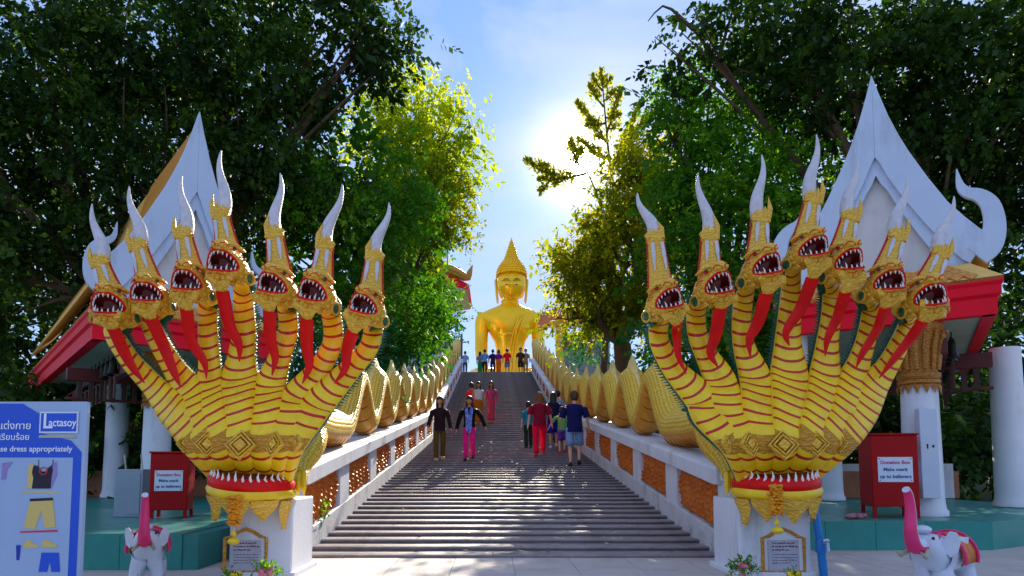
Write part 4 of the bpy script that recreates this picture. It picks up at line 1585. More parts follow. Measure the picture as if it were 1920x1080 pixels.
    for s in (-1, 1):
        yq = -0.3 - 1.33
        e = MB()
        e.ell(B(cxh + s * 9.8, 533, yq + 0.05), (4.6 * k, 1.6 * k, 1.5 * k), 12, 6)
        eo = e.build('eye', mat('buddha_eye_white', S(236, 214, 130), 0.3, 0, 0, 5, 0), head)
        e = MB()
        e.ell(B(cxh + s * 9.6, 533.2, yq - 0.04), (1.9 * k, 0.9 * k, 1.15 * k), 10, 6)
        e.build('pupil', mat('buddha_eye', S(40, 26, 8), 0.3, 0, 0, 5, 0), eo)
        e = MB()
        e.tube([B(cxh + s * x_, y_, yq + dy_) for x_, y_, dy_ in ((3.0, 526.3, -0.12), (8, 522.8, -0.05), (13, 523.0, 0.1), (18, 527.5, 0.35))], [0.7 * k, 1.0 * k, 0.9 * k, 0.3 * k], 6)
        e.build('eyebrow', mat('buddha_brow', S(150, 96, 6), 0.35, 0, 0, 5, 0), head)
        er = MB()
        dn, _ = spline([(*B(cxh + s * 26.5, 522, 0.1), 1.4 * k), (*B(cxh + s * 29.5, 527, 0.0), 2.6 * k), (*B(cxh + s * 28.8, 540, -0.1), 2.2 * k), (*B(cxh + s * 27.5, 553, -0.2), 2.4 * k), (*B(cxh + s * 26, 566, -0.3), 2.2 * k), (*B(cxh + s * 26.5, 570, -0.3), 0.6 * k)], 20)
        er.tube([Vector(p[:3]) for p in dn], [p[3] for p in dn], 10)
        er.build('ear', M_buddha, head)
    e = MB()
    e.tube([B(cxh - 7.5, 551.2, -1.62), B(cxh - 3, 552.6, -1.86), B(cxh, 552.2, -1.92), B(cxh + 3, 552.6, -1.86), B(cxh + 7.5, 551.2, -1.62)], [0.3 * k, 1.1 * k, 1.0 * k, 1.1 * k, 0.3 * k], 8)
    e.tube([B(cxh - 5, 554.6, -1.66), B(cxh, 555.6, -1.86), B(cxh + 5, 554.6, -1.66)], [0.4 * k, 1.3 * k, 0.4 * k], 8)
    e.build('mouth', mat('buddha_lip', S(214, 140, 0), 0.3, 0.2, 0, 5, 0), head)
    # hair cap of snail curls, topknot and flame
    cap = MB()
    capr = []
    for z, rx in ((515, 27.6), (511, 27.2), (506, 25.8), (500, 23), (493, 17), (486, 12.5), (476, 9), (464, 5.2), (455, 2.2), (449, 0.5)):
        capr.append(ring(cxh, z, rx, rx * 0.95, -0.3))
    cap.loft(capr, True, True, True)
    # sides of the hair behind the ears
    sid = []
    for z, rx in ((556, 20), (545, 25), (532, 28), (519, 28.2)):
        c = B(cxh, z, 0.35)
        sid.append([c + Vector((rx * k * math.cos(a), 24 * k * math.sin(a) * 0.9, 0)) for a in np.linspace(-0.22, math.pi + 0.22, n)])
    cap.loft(sid, False)
    hair = cap.build('hair', M_buddha, root, sharp=80)
    cu = MB()
    for z in np.arange(556, 454, -4.6):
        if z > 519:
            rx, lo_, hi_ = float(np.interp(z, [519, 532, 545, 556], [28.2, 28, 25, 20])), -0.2, math.pi + 0.2
        else:
            rx, lo_, hi_ = float(np.interp(z, [449, 455, 464, 476, 486, 493, 500, 506, 511, 515], [0.5, 2.2, 5.2, 9, 12.5, 17, 23, 25.8, 27.2, 27.6])), -math.pi, math.pi
        m_ = max(5, int(rx * (hi_ - lo_) / 4.4))
        c = B(cxh, z, 0.35 if z > 519 else -0.3)
        for q in range(m_):
            a = lo_ + (hi_ - lo_) * (q + 0.5 * (int(z) % 2)) / m_
            if z > 519 and False:
                continue
            p = c + Vector((rx * k * math.cos(a), rx * 0.95 * k * math.sin(a), 0))
            cu.ell(p, (2.2 * k, 2.2 * k, 2.3 * k), 8, 6)
    # hairline curls over the brow
    cu.build('hair_curls', M_buddha, hair, kind='stuff')
    ft = MB()
    ft.tube([B(cxh, 461, -0.3), B(cxh, 452, -0.3), B(cxh, 445, -0.3)], [0.22, 0.12, 0.01], 8)
    ft.build('flame_tip', M_buddha, hair)
    return root


buddha()

# ---------------------------------------------------------------- small buildings glimpsed on the hilltop
tp = thing('temple_roof', U(800, 690, 46), 'temple roof corner with crimson eave and gilt finial among the left trees', 'temple')
YT = 46.0
q = MB()
q.prism([U(760, 530, YT), U(848, 516, YT), U(880, 534, YT), U(876, 542, YT), U(845, 536, YT), U(760, 548, YT)], (0, 6, 0))
q.build('fascia', M_fasc, tp)
q = MB()
q.prism([U(760, 548.5, YT), U(845, 536.5, YT), U(876, 542.5, YT), U(838, 548, YT), U(760, 562, YT)], (0, 6, 0))
q.build('soffit', M_soff, tp)
q = MB()
dn, _ = spline([(*U(790, 490, YT), .5), (*U(840, 505, YT), .42), (*U(862, 514, YT), .36), (*U(876, 521, YT), .3), (*U(880, 512, YT), .22), (*U(886, 497, YT), .03)], 20)
q.tube([Vector(p[:3]) for p in dn], [p[3] for p in dn], 8)
q.build('finial', M_orn, tp)
q = MB()
q.prism([U(740, 545, YT + 1), U(850, 516, YT + 1), U(800, 470, YT + 1), U(740, 460, YT + 1)], (0, 5, 0))
q.build('roof_slope', M_tile, tp)
q = MB()
c = U(800, 560, YT + 2)
q.box((c.x - 2, YT + 3, (c.z + ZT) / 2), (3.5, 3, c.z - ZT))
q.build('wall', M_white, tp)
gt = thing('gate_shelter', U(1048, 690, 47), 'flat pink-edged shelter roof on a yellow pillar right of the Buddha', 'shelter')
YG = 47.0
q = MB()
a, b = U(1014, 590, YG), U(1100, 572, YG)
q.prism([U(1014, 586, YG), U(1062, 572, YG), U(1130, 572, YG), U(1130, 592, YG), U(1014, 593, YG)], (0, 4, 0))
q.build('roof_slab', mat('pink_slab', S(206, 120, 110), 0.6, 0, 0.1, 2, 0.05), gt)
q = MB()
c = U(1051, 600, YG + 1)
q.box((c.x, YG + 1, (c.z + ZT) / 2), (0.72, 0.72, c.z - ZT))
q.build('pillar', mat('yellow_pillar', S(228, 178, 40), 0.5, 0, 0.1, 2, 0.05), gt)
q = MB()
for xx in np.linspace(1022, 1060, 9):
    q.tube([U(xx, 586, YG), U(xx, 572, YG)], 0.03, 5)
q.tube([U(1020, 572, YG), U(1062, 572, YG)], 0.04, 5)
q.build('railing', M_white, gt)
hb = thing('hillside_shed', U(1085, 690, 38), 'low grey shed roof beside the upper right balustrade', 'shed')
q = MB()
z0 = hz(5.5, 38)
q.box((5.6, 38.5, z0 + 1.2), (2.4, 3, 3.0))
q.build('wall', mat('shed_grey', S(150, 150, 156), 0.8, 0, 0.1, 2, 0.1), hb)
q = MB()
q.prism([(4.1, 36.7, z0 + 2.6), (7.1, 36.7, z0 + 3.4), (7.1, 40.3, z0 + 3.4), (4.1, 40.3, z0 + 2.6)], (0, 0, 0.15))
q.build('roof', mat('shed_roof', S(170, 160, 166), 0.7, 0, 0.1, 2, 0.1), hb)
hb = thing('white_hut', U(815, 690, 37), 'small white walled hut beside the upper left balustrade', 'hut')
q = MB()
z0 = hz(-4, 37)
q.box((-4.3, 37.5, z0 + 0.9), (2.6, 2.4, 2.4))
q.build('wall', M_white, hb)
q = MB()
q.prism([(-5.9, 36.1, z0 + 2.1), (-2.8, 36.1, z0 + 2.1), (-2.8, 37.5, z0 + 2.9), (-5.9, 37.5, z0 + 2.9)], (0, 0, 0.1))
q.prism([(-5.9, 38.9, z0 + 2.1), (-2.8, 38.9, z0 + 2.1), (-2.8, 37.51, z0 + 2.9), (-5.9, 37.51, z0 + 2.9)], (0, 0, 0.1))
q.build('roof', mat('hut_roof', S(120, 124, 140), 0.6, 0, 0.1, 2, 0.1), hb)
for px, top, yy, lb in ((839, 470, 40, 'tall thin grey pole rising past the left temple eave'), (865.5, 628, 41.2, 'short dark post at the top end of the left balustrade')):
    a = U(px, top, yy)
    q = MB()
    q.tube([(a.x, yy, ZT - 0.5), (a.x, yy, a.z)], 0.035 if top < 600 else 0.07, 8)
    q.ell((a.x, yy, a.z), (0.07, 0.07, 0.07), 8, 6)
    q.thing('pole', mat('pole_grey', S(90, 92, 100), 0.5, 0.4, 0.1, 3, 0.05), (a.x, yy, ZT - 0.5), lb, 'pole')
# ---------------------------------------------------------------- trees
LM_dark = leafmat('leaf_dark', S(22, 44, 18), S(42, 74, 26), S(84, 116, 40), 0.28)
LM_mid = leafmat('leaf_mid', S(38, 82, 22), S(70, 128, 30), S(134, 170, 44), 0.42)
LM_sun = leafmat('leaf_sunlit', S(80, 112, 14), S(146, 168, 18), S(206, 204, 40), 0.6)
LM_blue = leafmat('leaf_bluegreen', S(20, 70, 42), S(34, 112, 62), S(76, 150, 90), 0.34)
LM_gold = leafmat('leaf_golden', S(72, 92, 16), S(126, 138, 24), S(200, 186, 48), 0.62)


def crown_arrays(blobs, seed, leaf, dens, droop, spread=0.30, per=9):
    rg = np.random.default_rng(seed)
    A, D_, T_ = [], [], []
    for (px, py, Y, rx, ry, *wt) in blobs:
        c = np.array(U(px, py, Y))
        k = Y / F
        rad = np.array([rx * k, (rx + ry) * 0.5 * k * 0.85, ry * k])
        area = rad[0] * rad[2] * math.pi
        ns = int(area * dens * 2.2 / per * (wt[0] if wt else 1.0))
        ncl = max(8, int(area * 2.0))
        # clump centres biased to the shell of the blob
        v = rg.normal(size=(ncl, 3))
        v /= np.linalg.norm(v, axis=1)[:, None]
        r = rg.uniform(0.25, 1.0, ncl) ** 0.45
        cc = v * r[:, None]
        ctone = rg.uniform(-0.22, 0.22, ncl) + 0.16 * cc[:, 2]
        pick = rg.integers(0, ncl, ns)
        sg = min(0.5, spread / max(0.4, math.sqrt(rad[0] * rad[2])))
        p = cc[pick] + rg.normal(size=(ns, 3)) * sg
        pos = c + p * rad
        d = p / (np.linalg.norm(p, axis=1)[:, None] + 1e-6) * 0.7 + rg.normal(size=(ns, 3)) * 0.55
        d[:, 2] -= droop
        d /= np.linalg.norm(d, axis=1)[:, None]
        A.append(pos)
        D_.append(d)
        T_.append(ctone[pick])
    pos, d, ct = np.concatenate(A), np.concatenate(D_), np.concatenate(T_)
    ns = len(pos)
    tw = leaf * 3.4
    side = np.cross(d, rg.normal(size=(ns, 3)))
    side /= np.linalg.norm(side, axis=1)[:, None]
    V = np.zeros((ns, per, 4, 3))
    tone = np.zeros((ns, per))
    for q in range(per):
        t = (q + 0.5) / per
        sgn = 1 if q % 2 else -1
        o = pos + d * (tw * t)[..., None] if False else pos + d * (tw * t)
        o[:, 2] -= droop * 0.25 * tw * t * t
        ld = d * 0.55 + side * (sgn * (0.85 if q < per - 1 else 0.05)) + rg.normal(size=(ns, 3)) * 0.28
        ld[:, 2] -= droop * 0.45
        ld /= np.linalg.norm(ld, axis=1)[:, None]
        up = rg.normal(size=(ns, 3)) * 0.6 + np.array([0, 0, 1.0])
        wd = np.cross(ld, up)
        wd /= np.linalg.norm(wd, axis=1)[:, None] + 1e-6
        L = leaf * rg.uniform(0.5, 1.4, ns)[:, None]
        w = L * 0.31
        V[:, q, 0] = o
        V[:, q, 1] = o + ld * L * 0.45 + wd * w
        V[:, q, 2] = o + ld * L
        V[:, q, 3] = o + ld * L * 0.45 - wd * w
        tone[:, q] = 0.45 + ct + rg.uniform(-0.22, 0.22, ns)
    return V.reshape(-1, 3), np.clip(tone.reshape(-1), 0, 1)


def leaf_mesh(name, verts, tone, m, base):
    n = len(verts) // 4
    me = bpy.data.meshes.new(name)
    me.vertices.add(n * 4)
    me.vertices.foreach_set('co', (verts - np.array(base)).astype(np.float32).ravel())
    me.loops.add(n * 4)
    me.loops.foreach_set('vertex_index', np.arange(n * 4, dtype=np.int32))
    me.polygons.add(n)
    me.polygons.foreach_set('loop_start', np.arange(0, n * 4, 4, dtype=np.int32))
    at = me.attributes.new('tone', 'FLOAT', 'POINT')
    at.data.foreach_set('value', np.repeat(tone, 4).astype(np.float32))
    me.materials.append(m)
    me.update(calc_edges=True)
    return me


def tree(label, base, blobs, m, seed, leaf=0.16, dens=260, droop=0.35, trunk=0.22, cat='tree', group=None, name='broadleaf_tree', spread=0.30, limbs=True, bark=None, fill=1.0):
    bz = Vector(base)
    root = thing(name, bz, label, cat, group)
    v, t = crown_arrays(blobs, seed, leaf, dens, droop, spread)
    # large filler leaves added inside the crown block light; tone darkened as painted shade
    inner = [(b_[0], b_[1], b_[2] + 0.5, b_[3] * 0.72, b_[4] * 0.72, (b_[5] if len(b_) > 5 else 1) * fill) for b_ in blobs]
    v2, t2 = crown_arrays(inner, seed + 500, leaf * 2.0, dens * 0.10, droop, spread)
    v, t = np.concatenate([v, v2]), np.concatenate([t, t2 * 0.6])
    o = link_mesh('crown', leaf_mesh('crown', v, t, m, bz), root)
    rr = random.Random(seed)
    tk = MB()
    cs = [U(b[0], b[1], b[2]) for b in blobs]
    cen = sum(cs, Vector()) / len(cs)
    fork = Vector((bz.x * 0.6 + cen.x * 0.4, bz.y * 0.6 + cen.y * 0.4, bz.z + max(0.6, (min(c.z for c in cs) - bz.z) * 0.75)))
    pth = [bz + Vector((0, 0, -0.2)), bz.lerp(fork, 0.4) + Vector((rr.uniform(-.15, .15), rr.uniform(-.15, .15), 0)), fork]
    dn, _ = spline([tuple(p) for p in pth], 10)
    tk.tube([Vector(p) for p in dn], [trunk * (1.25 - 0.45 * i / 9) for i in range(10)], 10)
    to = tk.build('trunk', bark or M_bark, root)
    if limbs:
        for c, b in zip(cs, blobs):
            lb = MB()
            mid = fork.lerp(c, 0.5) + Vector((rr.uniform(-.5, .5), rr.uniform(-.4, .4), rr.uniform(-.1, .5)))
            dn, _ = spline([tuple(fork), tuple(mid), tuple(c)], 10)
            lb.tube([Vector(p) for p in dn], [trunk * (0.6 - 0.5 * i / 9) for i in range(10)], 7)
            for k in range(7):
                s = Vector(dn[rr.randrange(4, 10)])
                e = c + Vector((rr.uniform(-1, 1) * b[3], 0, rr.uniform(-1, 1) * b[4])) * (b[2] / F) * 0.9 + Vector((0, rr.uniform(-1, 1) * b[3] * b[2] / F * 0.6, 0))
                m_ = s.lerp(e, 0.5) + Vector((rr.uniform(-.3, .3), rr.uniform(-.3, .3), rr.uniform(-.1, .4)))
                d2, _ = spline([tuple(s), tuple(m_), tuple(e)], 7)
                lb.tube([Vector(p) for p in d2], [trunk * 0.16 * (1 - 0.85 * i / 6) + 0.004 for i in range(7)], 5)
            lb.build('limb', bark or M_bark, root)
    return root


GT = 'trees around the stairs'
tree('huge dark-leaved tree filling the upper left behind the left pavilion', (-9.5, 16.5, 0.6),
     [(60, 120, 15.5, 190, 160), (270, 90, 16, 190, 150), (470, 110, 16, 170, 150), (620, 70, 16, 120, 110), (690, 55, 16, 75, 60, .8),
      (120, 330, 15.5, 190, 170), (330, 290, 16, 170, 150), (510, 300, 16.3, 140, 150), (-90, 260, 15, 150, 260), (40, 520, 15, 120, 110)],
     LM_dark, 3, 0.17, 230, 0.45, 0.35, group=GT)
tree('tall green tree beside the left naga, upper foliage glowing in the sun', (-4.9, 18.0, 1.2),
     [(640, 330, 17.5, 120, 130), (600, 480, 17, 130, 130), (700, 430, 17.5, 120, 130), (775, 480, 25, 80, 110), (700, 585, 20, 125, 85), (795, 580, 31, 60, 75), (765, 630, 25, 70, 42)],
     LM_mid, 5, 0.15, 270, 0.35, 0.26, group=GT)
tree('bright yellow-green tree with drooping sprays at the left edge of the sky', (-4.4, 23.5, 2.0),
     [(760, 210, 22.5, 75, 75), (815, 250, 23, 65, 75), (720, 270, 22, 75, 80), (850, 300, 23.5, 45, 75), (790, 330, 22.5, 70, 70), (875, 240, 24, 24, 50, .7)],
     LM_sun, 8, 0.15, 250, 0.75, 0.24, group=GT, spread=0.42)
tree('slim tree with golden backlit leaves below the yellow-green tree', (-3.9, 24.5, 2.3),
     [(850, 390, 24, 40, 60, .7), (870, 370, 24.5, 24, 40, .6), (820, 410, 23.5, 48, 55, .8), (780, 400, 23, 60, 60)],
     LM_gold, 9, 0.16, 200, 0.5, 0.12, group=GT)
tree('small blue-green tree behind the upper end of the left balustrade', (-4.6, 45.0, ZT - 0.3),
     [(800, 560, 45, 50, 60), (840, 600, 46, 24, 34, .6), (815, 640, 45, 38, 36), (770, 620, 44, 50, 60)],
     LM_blue, 10, 0.26, 75, 0.3, 0.16, group=GT)
tree('dark leafy shrub filling the shade under the left pavilion', (-5.9, 14.6, 0.3),
     [(230, 800, 14.2, 90, 110), (370, 830, 14.5, 90, 120), (120, 830, 15, 80, 110), (450, 760, 14.8, 70, 120), (30, 820, 15, 70, 100)],
     LM_dark, 11, 0.2, 170, 0.5, 0.08, cat='shrub', group=GT, name='leafy_shrub')
tree('green shrub behind the body of the left naga', (-3.7, 13.6, 0.5),
     [(560, 660, 13.5, 70, 80), (640, 680, 14.8, 70, 50), (500, 700, 13.5, 60, 80), (700, 670, 19, 60, 42), (760, 675, 27, 50, 25)],
     LM_blue, 12, 0.14, 230, 0.4, 0.07, cat='shrub', group=GT, name='leafy_shrub')
tree('dense dark tree line on the hillside far left', (-16, 27, 2.2),
     [(60, 620, 24, 130, 130), (200, 640, 24, 130, 120), (350, 640, 24, 120, 130), (470, 600, 24, 100, 150), (-60, 700, 23, 110, 150), (100, 780, 22, 130, 90), (270, 790, 22, 130, 90), (430, 790, 22, 110, 90)],
     LM_dark, 13, 0.3, 60, 0.4, 0.3, group=GT, limbs=False)
# right-hand side
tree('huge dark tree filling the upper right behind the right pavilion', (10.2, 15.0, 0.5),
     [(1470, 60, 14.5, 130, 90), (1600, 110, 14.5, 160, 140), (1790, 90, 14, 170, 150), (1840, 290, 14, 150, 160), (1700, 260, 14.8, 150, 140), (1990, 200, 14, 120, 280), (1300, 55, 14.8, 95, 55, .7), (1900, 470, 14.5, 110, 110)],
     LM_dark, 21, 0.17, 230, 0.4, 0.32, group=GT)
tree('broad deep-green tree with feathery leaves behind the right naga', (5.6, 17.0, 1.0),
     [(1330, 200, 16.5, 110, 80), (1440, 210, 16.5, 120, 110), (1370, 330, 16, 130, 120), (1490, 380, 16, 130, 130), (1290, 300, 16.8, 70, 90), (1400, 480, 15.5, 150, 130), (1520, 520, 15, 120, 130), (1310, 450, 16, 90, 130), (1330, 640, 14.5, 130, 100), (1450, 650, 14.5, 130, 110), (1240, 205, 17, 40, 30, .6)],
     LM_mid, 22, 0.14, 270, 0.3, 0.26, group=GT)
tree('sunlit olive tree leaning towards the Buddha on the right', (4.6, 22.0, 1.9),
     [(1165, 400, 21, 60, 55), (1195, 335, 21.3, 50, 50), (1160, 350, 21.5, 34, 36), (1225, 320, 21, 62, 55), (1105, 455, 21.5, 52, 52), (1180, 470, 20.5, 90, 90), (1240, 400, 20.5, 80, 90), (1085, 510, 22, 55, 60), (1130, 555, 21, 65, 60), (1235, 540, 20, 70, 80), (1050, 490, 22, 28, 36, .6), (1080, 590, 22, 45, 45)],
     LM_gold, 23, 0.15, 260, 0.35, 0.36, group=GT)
tree('dark green bush at the foot of the sunlit olive tree', (4.9, 19.0, 1.3),
     [(1105, 635, 27, 42, 36), (1255, 660, 18, 50, 60), (1275, 590, 18, 45, 60)],
     LM_blue, 24, 0.14, 240, 0.4, 0.08, cat='shrub', group=GT, name='leafy_shrub')
tree('dark shrubbery seen under the eaves of the right pavilion', (7.0, 15.6, 0.4),
     [(1560, 840, 15, 90, 110), (1640, 760, 15.5, 80, 90), (1700, 850, 15, 90, 90), (1810, 860, 14.8, 80, 70), (1900, 800, 15, 80, 100), (1500, 780, 14.5, 70, 90)],
     LM_dark, 25, 0.2, 150, 0.5, 0.08, cat='shrub', group=GT, name='leafy_shrub')


def conifer(label, base, trunk_pts, tufts, seed):
    """sparse araucaria-like tree: thin stem, upswept branches carrying tight needle tufts"""
    bz = Vector(base)
    root = thing('conifer', bz, label, 'tree', GT)
    rg = np.random.default_rng(seed)
    tk = MB()
    dn, _ = spline([tuple(bz)] + [tuple(U(*p)) for p in trunk_pts], 16)
    tk.tube([Vector(p) for p in dn], [0.16 - 0.14 * i / 15 for i in range(16)], 7)
    tk.build('trunk', M_bark, root)
    V, T = [], []
    for (x0, y0, x1, y1, Y) in tufts:
        a, b = U(x0, y0, Y), U(x1, y1, Y)
        br = MB()
        br.tube([a, a.lerp(b, 0.5) + Vector((0, 0, -0.1)), b], [0.05, 0.035, 0.01], 5)
        br.build('branch', M_bark, root)
        L = (b - a).length
        n = int(L * 170)
        t = rg.uniform(0.25, 1.0, n)
        wdt = 0.26 * (1.15 - t) + 0.06
        p = np.array(a)[None] + (np.array(b) - np.array(a))[None] * t[:, None] + rg.normal(size=(n, 3)) * wdt[:, None] * 0.5
        d = np.array((b - a).normalized())[None] * 0.7 + rg.normal(size=(n, 3)) * 0.6 + np.array([0, 0, 0.35])
        d /= np.linalg.norm(d, axis=1)[:, None]
        w = np.cross(d, rg.normal(size=(n, 3)))
        w /= np.linalg.norm(w, axis=1)[:, None]
        Ln = 0.2
        q = np.stack([p, p + d * Ln * .4 + w * 0.045, p + d * Ln, p + d * Ln * .4 - w * 0.045], 1)
        V.append(q.reshape(-1, 3))
        T.append(rg.uniform(0.2, 0.8, n))
    link_mesh('crown', leaf_mesh('crown', np.concatenate(V), np.concatenate(T), LM_gold, bz), root)


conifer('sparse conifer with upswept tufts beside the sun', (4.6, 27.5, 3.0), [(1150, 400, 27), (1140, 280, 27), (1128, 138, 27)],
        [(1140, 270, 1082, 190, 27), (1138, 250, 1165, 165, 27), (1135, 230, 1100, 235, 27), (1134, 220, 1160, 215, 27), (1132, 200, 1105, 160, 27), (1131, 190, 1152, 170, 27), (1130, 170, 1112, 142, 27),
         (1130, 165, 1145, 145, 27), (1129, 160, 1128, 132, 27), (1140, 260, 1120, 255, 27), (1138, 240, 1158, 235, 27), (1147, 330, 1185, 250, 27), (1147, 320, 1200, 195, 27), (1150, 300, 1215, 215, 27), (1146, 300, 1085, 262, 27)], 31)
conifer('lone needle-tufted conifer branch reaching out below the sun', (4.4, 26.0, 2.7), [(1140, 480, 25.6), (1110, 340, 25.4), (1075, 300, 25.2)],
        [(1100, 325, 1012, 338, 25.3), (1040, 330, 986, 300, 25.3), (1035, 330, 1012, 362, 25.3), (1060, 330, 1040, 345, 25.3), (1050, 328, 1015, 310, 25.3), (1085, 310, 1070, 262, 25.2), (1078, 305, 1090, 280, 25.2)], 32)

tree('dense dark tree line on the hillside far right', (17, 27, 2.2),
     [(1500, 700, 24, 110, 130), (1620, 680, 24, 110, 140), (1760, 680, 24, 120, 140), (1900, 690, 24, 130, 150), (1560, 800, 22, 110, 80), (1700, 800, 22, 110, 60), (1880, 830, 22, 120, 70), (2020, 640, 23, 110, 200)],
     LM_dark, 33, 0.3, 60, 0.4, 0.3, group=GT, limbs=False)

wz = zs(7.7) + 0.28
wp = PXY((SX - HW + 0.03, 7.7, wz + 0.06))
root = thing('weed', (SX - HW + 0.03, 7.7, wz), 'straggly weed growing from the foot of the first left balustrade panel', 'weed')
v, t = crown_arrays([(wp[0], wp[1], 7.7, 20, 12)], 77, 0.05, 1500, 0.0, 0.15)
link_mesh('foliage', leaf_mesh('foliage', v, t, LM_mid, BASE[root.name]), root)
sm_ = MB()
for k in range(7):
    p = Vector((SX - HW + 0.03, 7.7, wz))
    sm_.tube([p, p + Vector((0.02, (k - 3) * 0.03, 0.07)), p + Vector((0.04, (k - 3) * 0.06, 0.1 + 0.01 * (k % 3)))], [0.004, 0.003, 0.001], 5)
sm_.build('stem', mat('weed_stem', S(150, 150, 90), .8), root)
# ---------------------------------------------------------------- people
M_skin = mat('skin_tan', S(196, 138, 104), 0.5, 0, 0.06, 10, 0.05)
M_skin2 = mat('skin_light', S(222, 170, 140), 0.5, 0, 0.06, 10, 0.05)
M_hairb = mat('hair_black', S(22, 16, 14), 0.4, 0, 0.3, 30, 0.5, 120)
M_hairr = mat('hair_auburn', S(122, 62, 30), 0.45, 0, 0.3, 30, 0.5, 120)
M_hairbr = mat('hair_brown', S(70, 44, 28), 0.45, 0, 0.3, 30, 0.5, 120)
M_lip = mat('lip_rose', S(170, 70, 70), 0.4, 0, 0, 5, 0)
M_eye = mat('eye_dark', S(26, 18, 14), 0.2, 0, 0, 5, 0)


def cloth(name, c, c2=None, var=0.12, scale=12):
    return mat('cloth_' + name, c, 0.85, 0, var, scale, 0.9, 17, c2=c2, spec=0.2)


def skin_geo(verts, edges, radii, root=0, sub=2, voxel=None):
    me = bpy.data.meshes.new('tmp')
    me.from_pydata([tuple(v) for v in verts], edges, [])
    ob = bpy.data.objects.new('tmp', me)
    col.objects.link(ob)
    sk = ob.modifiers.new('skin', 'SKIN')
    sk.use_smooth_shade = True
    sk.branch_smoothing = 0.4
    sv = me.skin_vertices[0].data
    for i, r in enumerate(radii):
        sv[i].radius = r if isinstance(r, tuple) else (r, r)
        sv[i].use_root = (i == root)
    ss = ob.modifiers.new('sub', 'SUBSURF')
    ss.levels = ss.render_levels = sub
    dg = bpy.context.evaluated_depsgraph_get()
    ev = ob.evaluated_get(dg)
    m = ev.to_mesh()
    vs = [v.co.copy() for v in m.vertices]
    fs = [tuple(p.vertices) for p in m.polygons]
    ev.to_mesh_clear()
    bpy.data.objects.remove(ob)
    bpy.data.meshes.remove(me)
    return vs, fs


def fuse(mb, voxel):
    """melt overlapping pieces of a body into one continuous surface"""
    me = mb.mesh('tmp', M_skin)
    ob = bpy.data.objects.new('tmp', me)
    col.objects.link(ob)
    rm = ob.modifiers.new('rm', 'REMESH')
    rm.mode = 'VOXEL'
    rm.voxel_size = voxel
    sm = ob.modifiers.new('sm', 'SMOOTH')
    sm.iterations = 2
    sm.factor = 0.4
    dg = bpy.context.evaluated_depsgraph_get()
    ev = ob.evaluated_get(dg)
    m = ev.to_mesh()
    out = MB()
    out.add([v.co.copy() for v in m.vertices], [tuple(p.vertices) for p in m.polygons])
    ev.to_mesh_clear()
    bpy.data.objects.remove(ob)
    bpy.data.meshes.remove(me)
    return out


def stair_at(px, py):
    lo, hi = Y0 + 0.1, Y2 + 0.0
    for _ in range(50):
        mid = (lo + hi) / 2
        y = PXY((0, mid, zs(mid)))[1]
        if y > py:
            lo = mid
        else:
            hi = mid
    n1 = (lo - Y0) / T1
    if lo < Y1:
        z = S1 * T1 * (math.floor(n1) + 1)
    else:
        z = zs(Y1) + S2 * T2 * (math.floor((lo - Y1) / T2) + 1)
    d = U(px, py, lo)
    return Vector((d.x, lo, z))


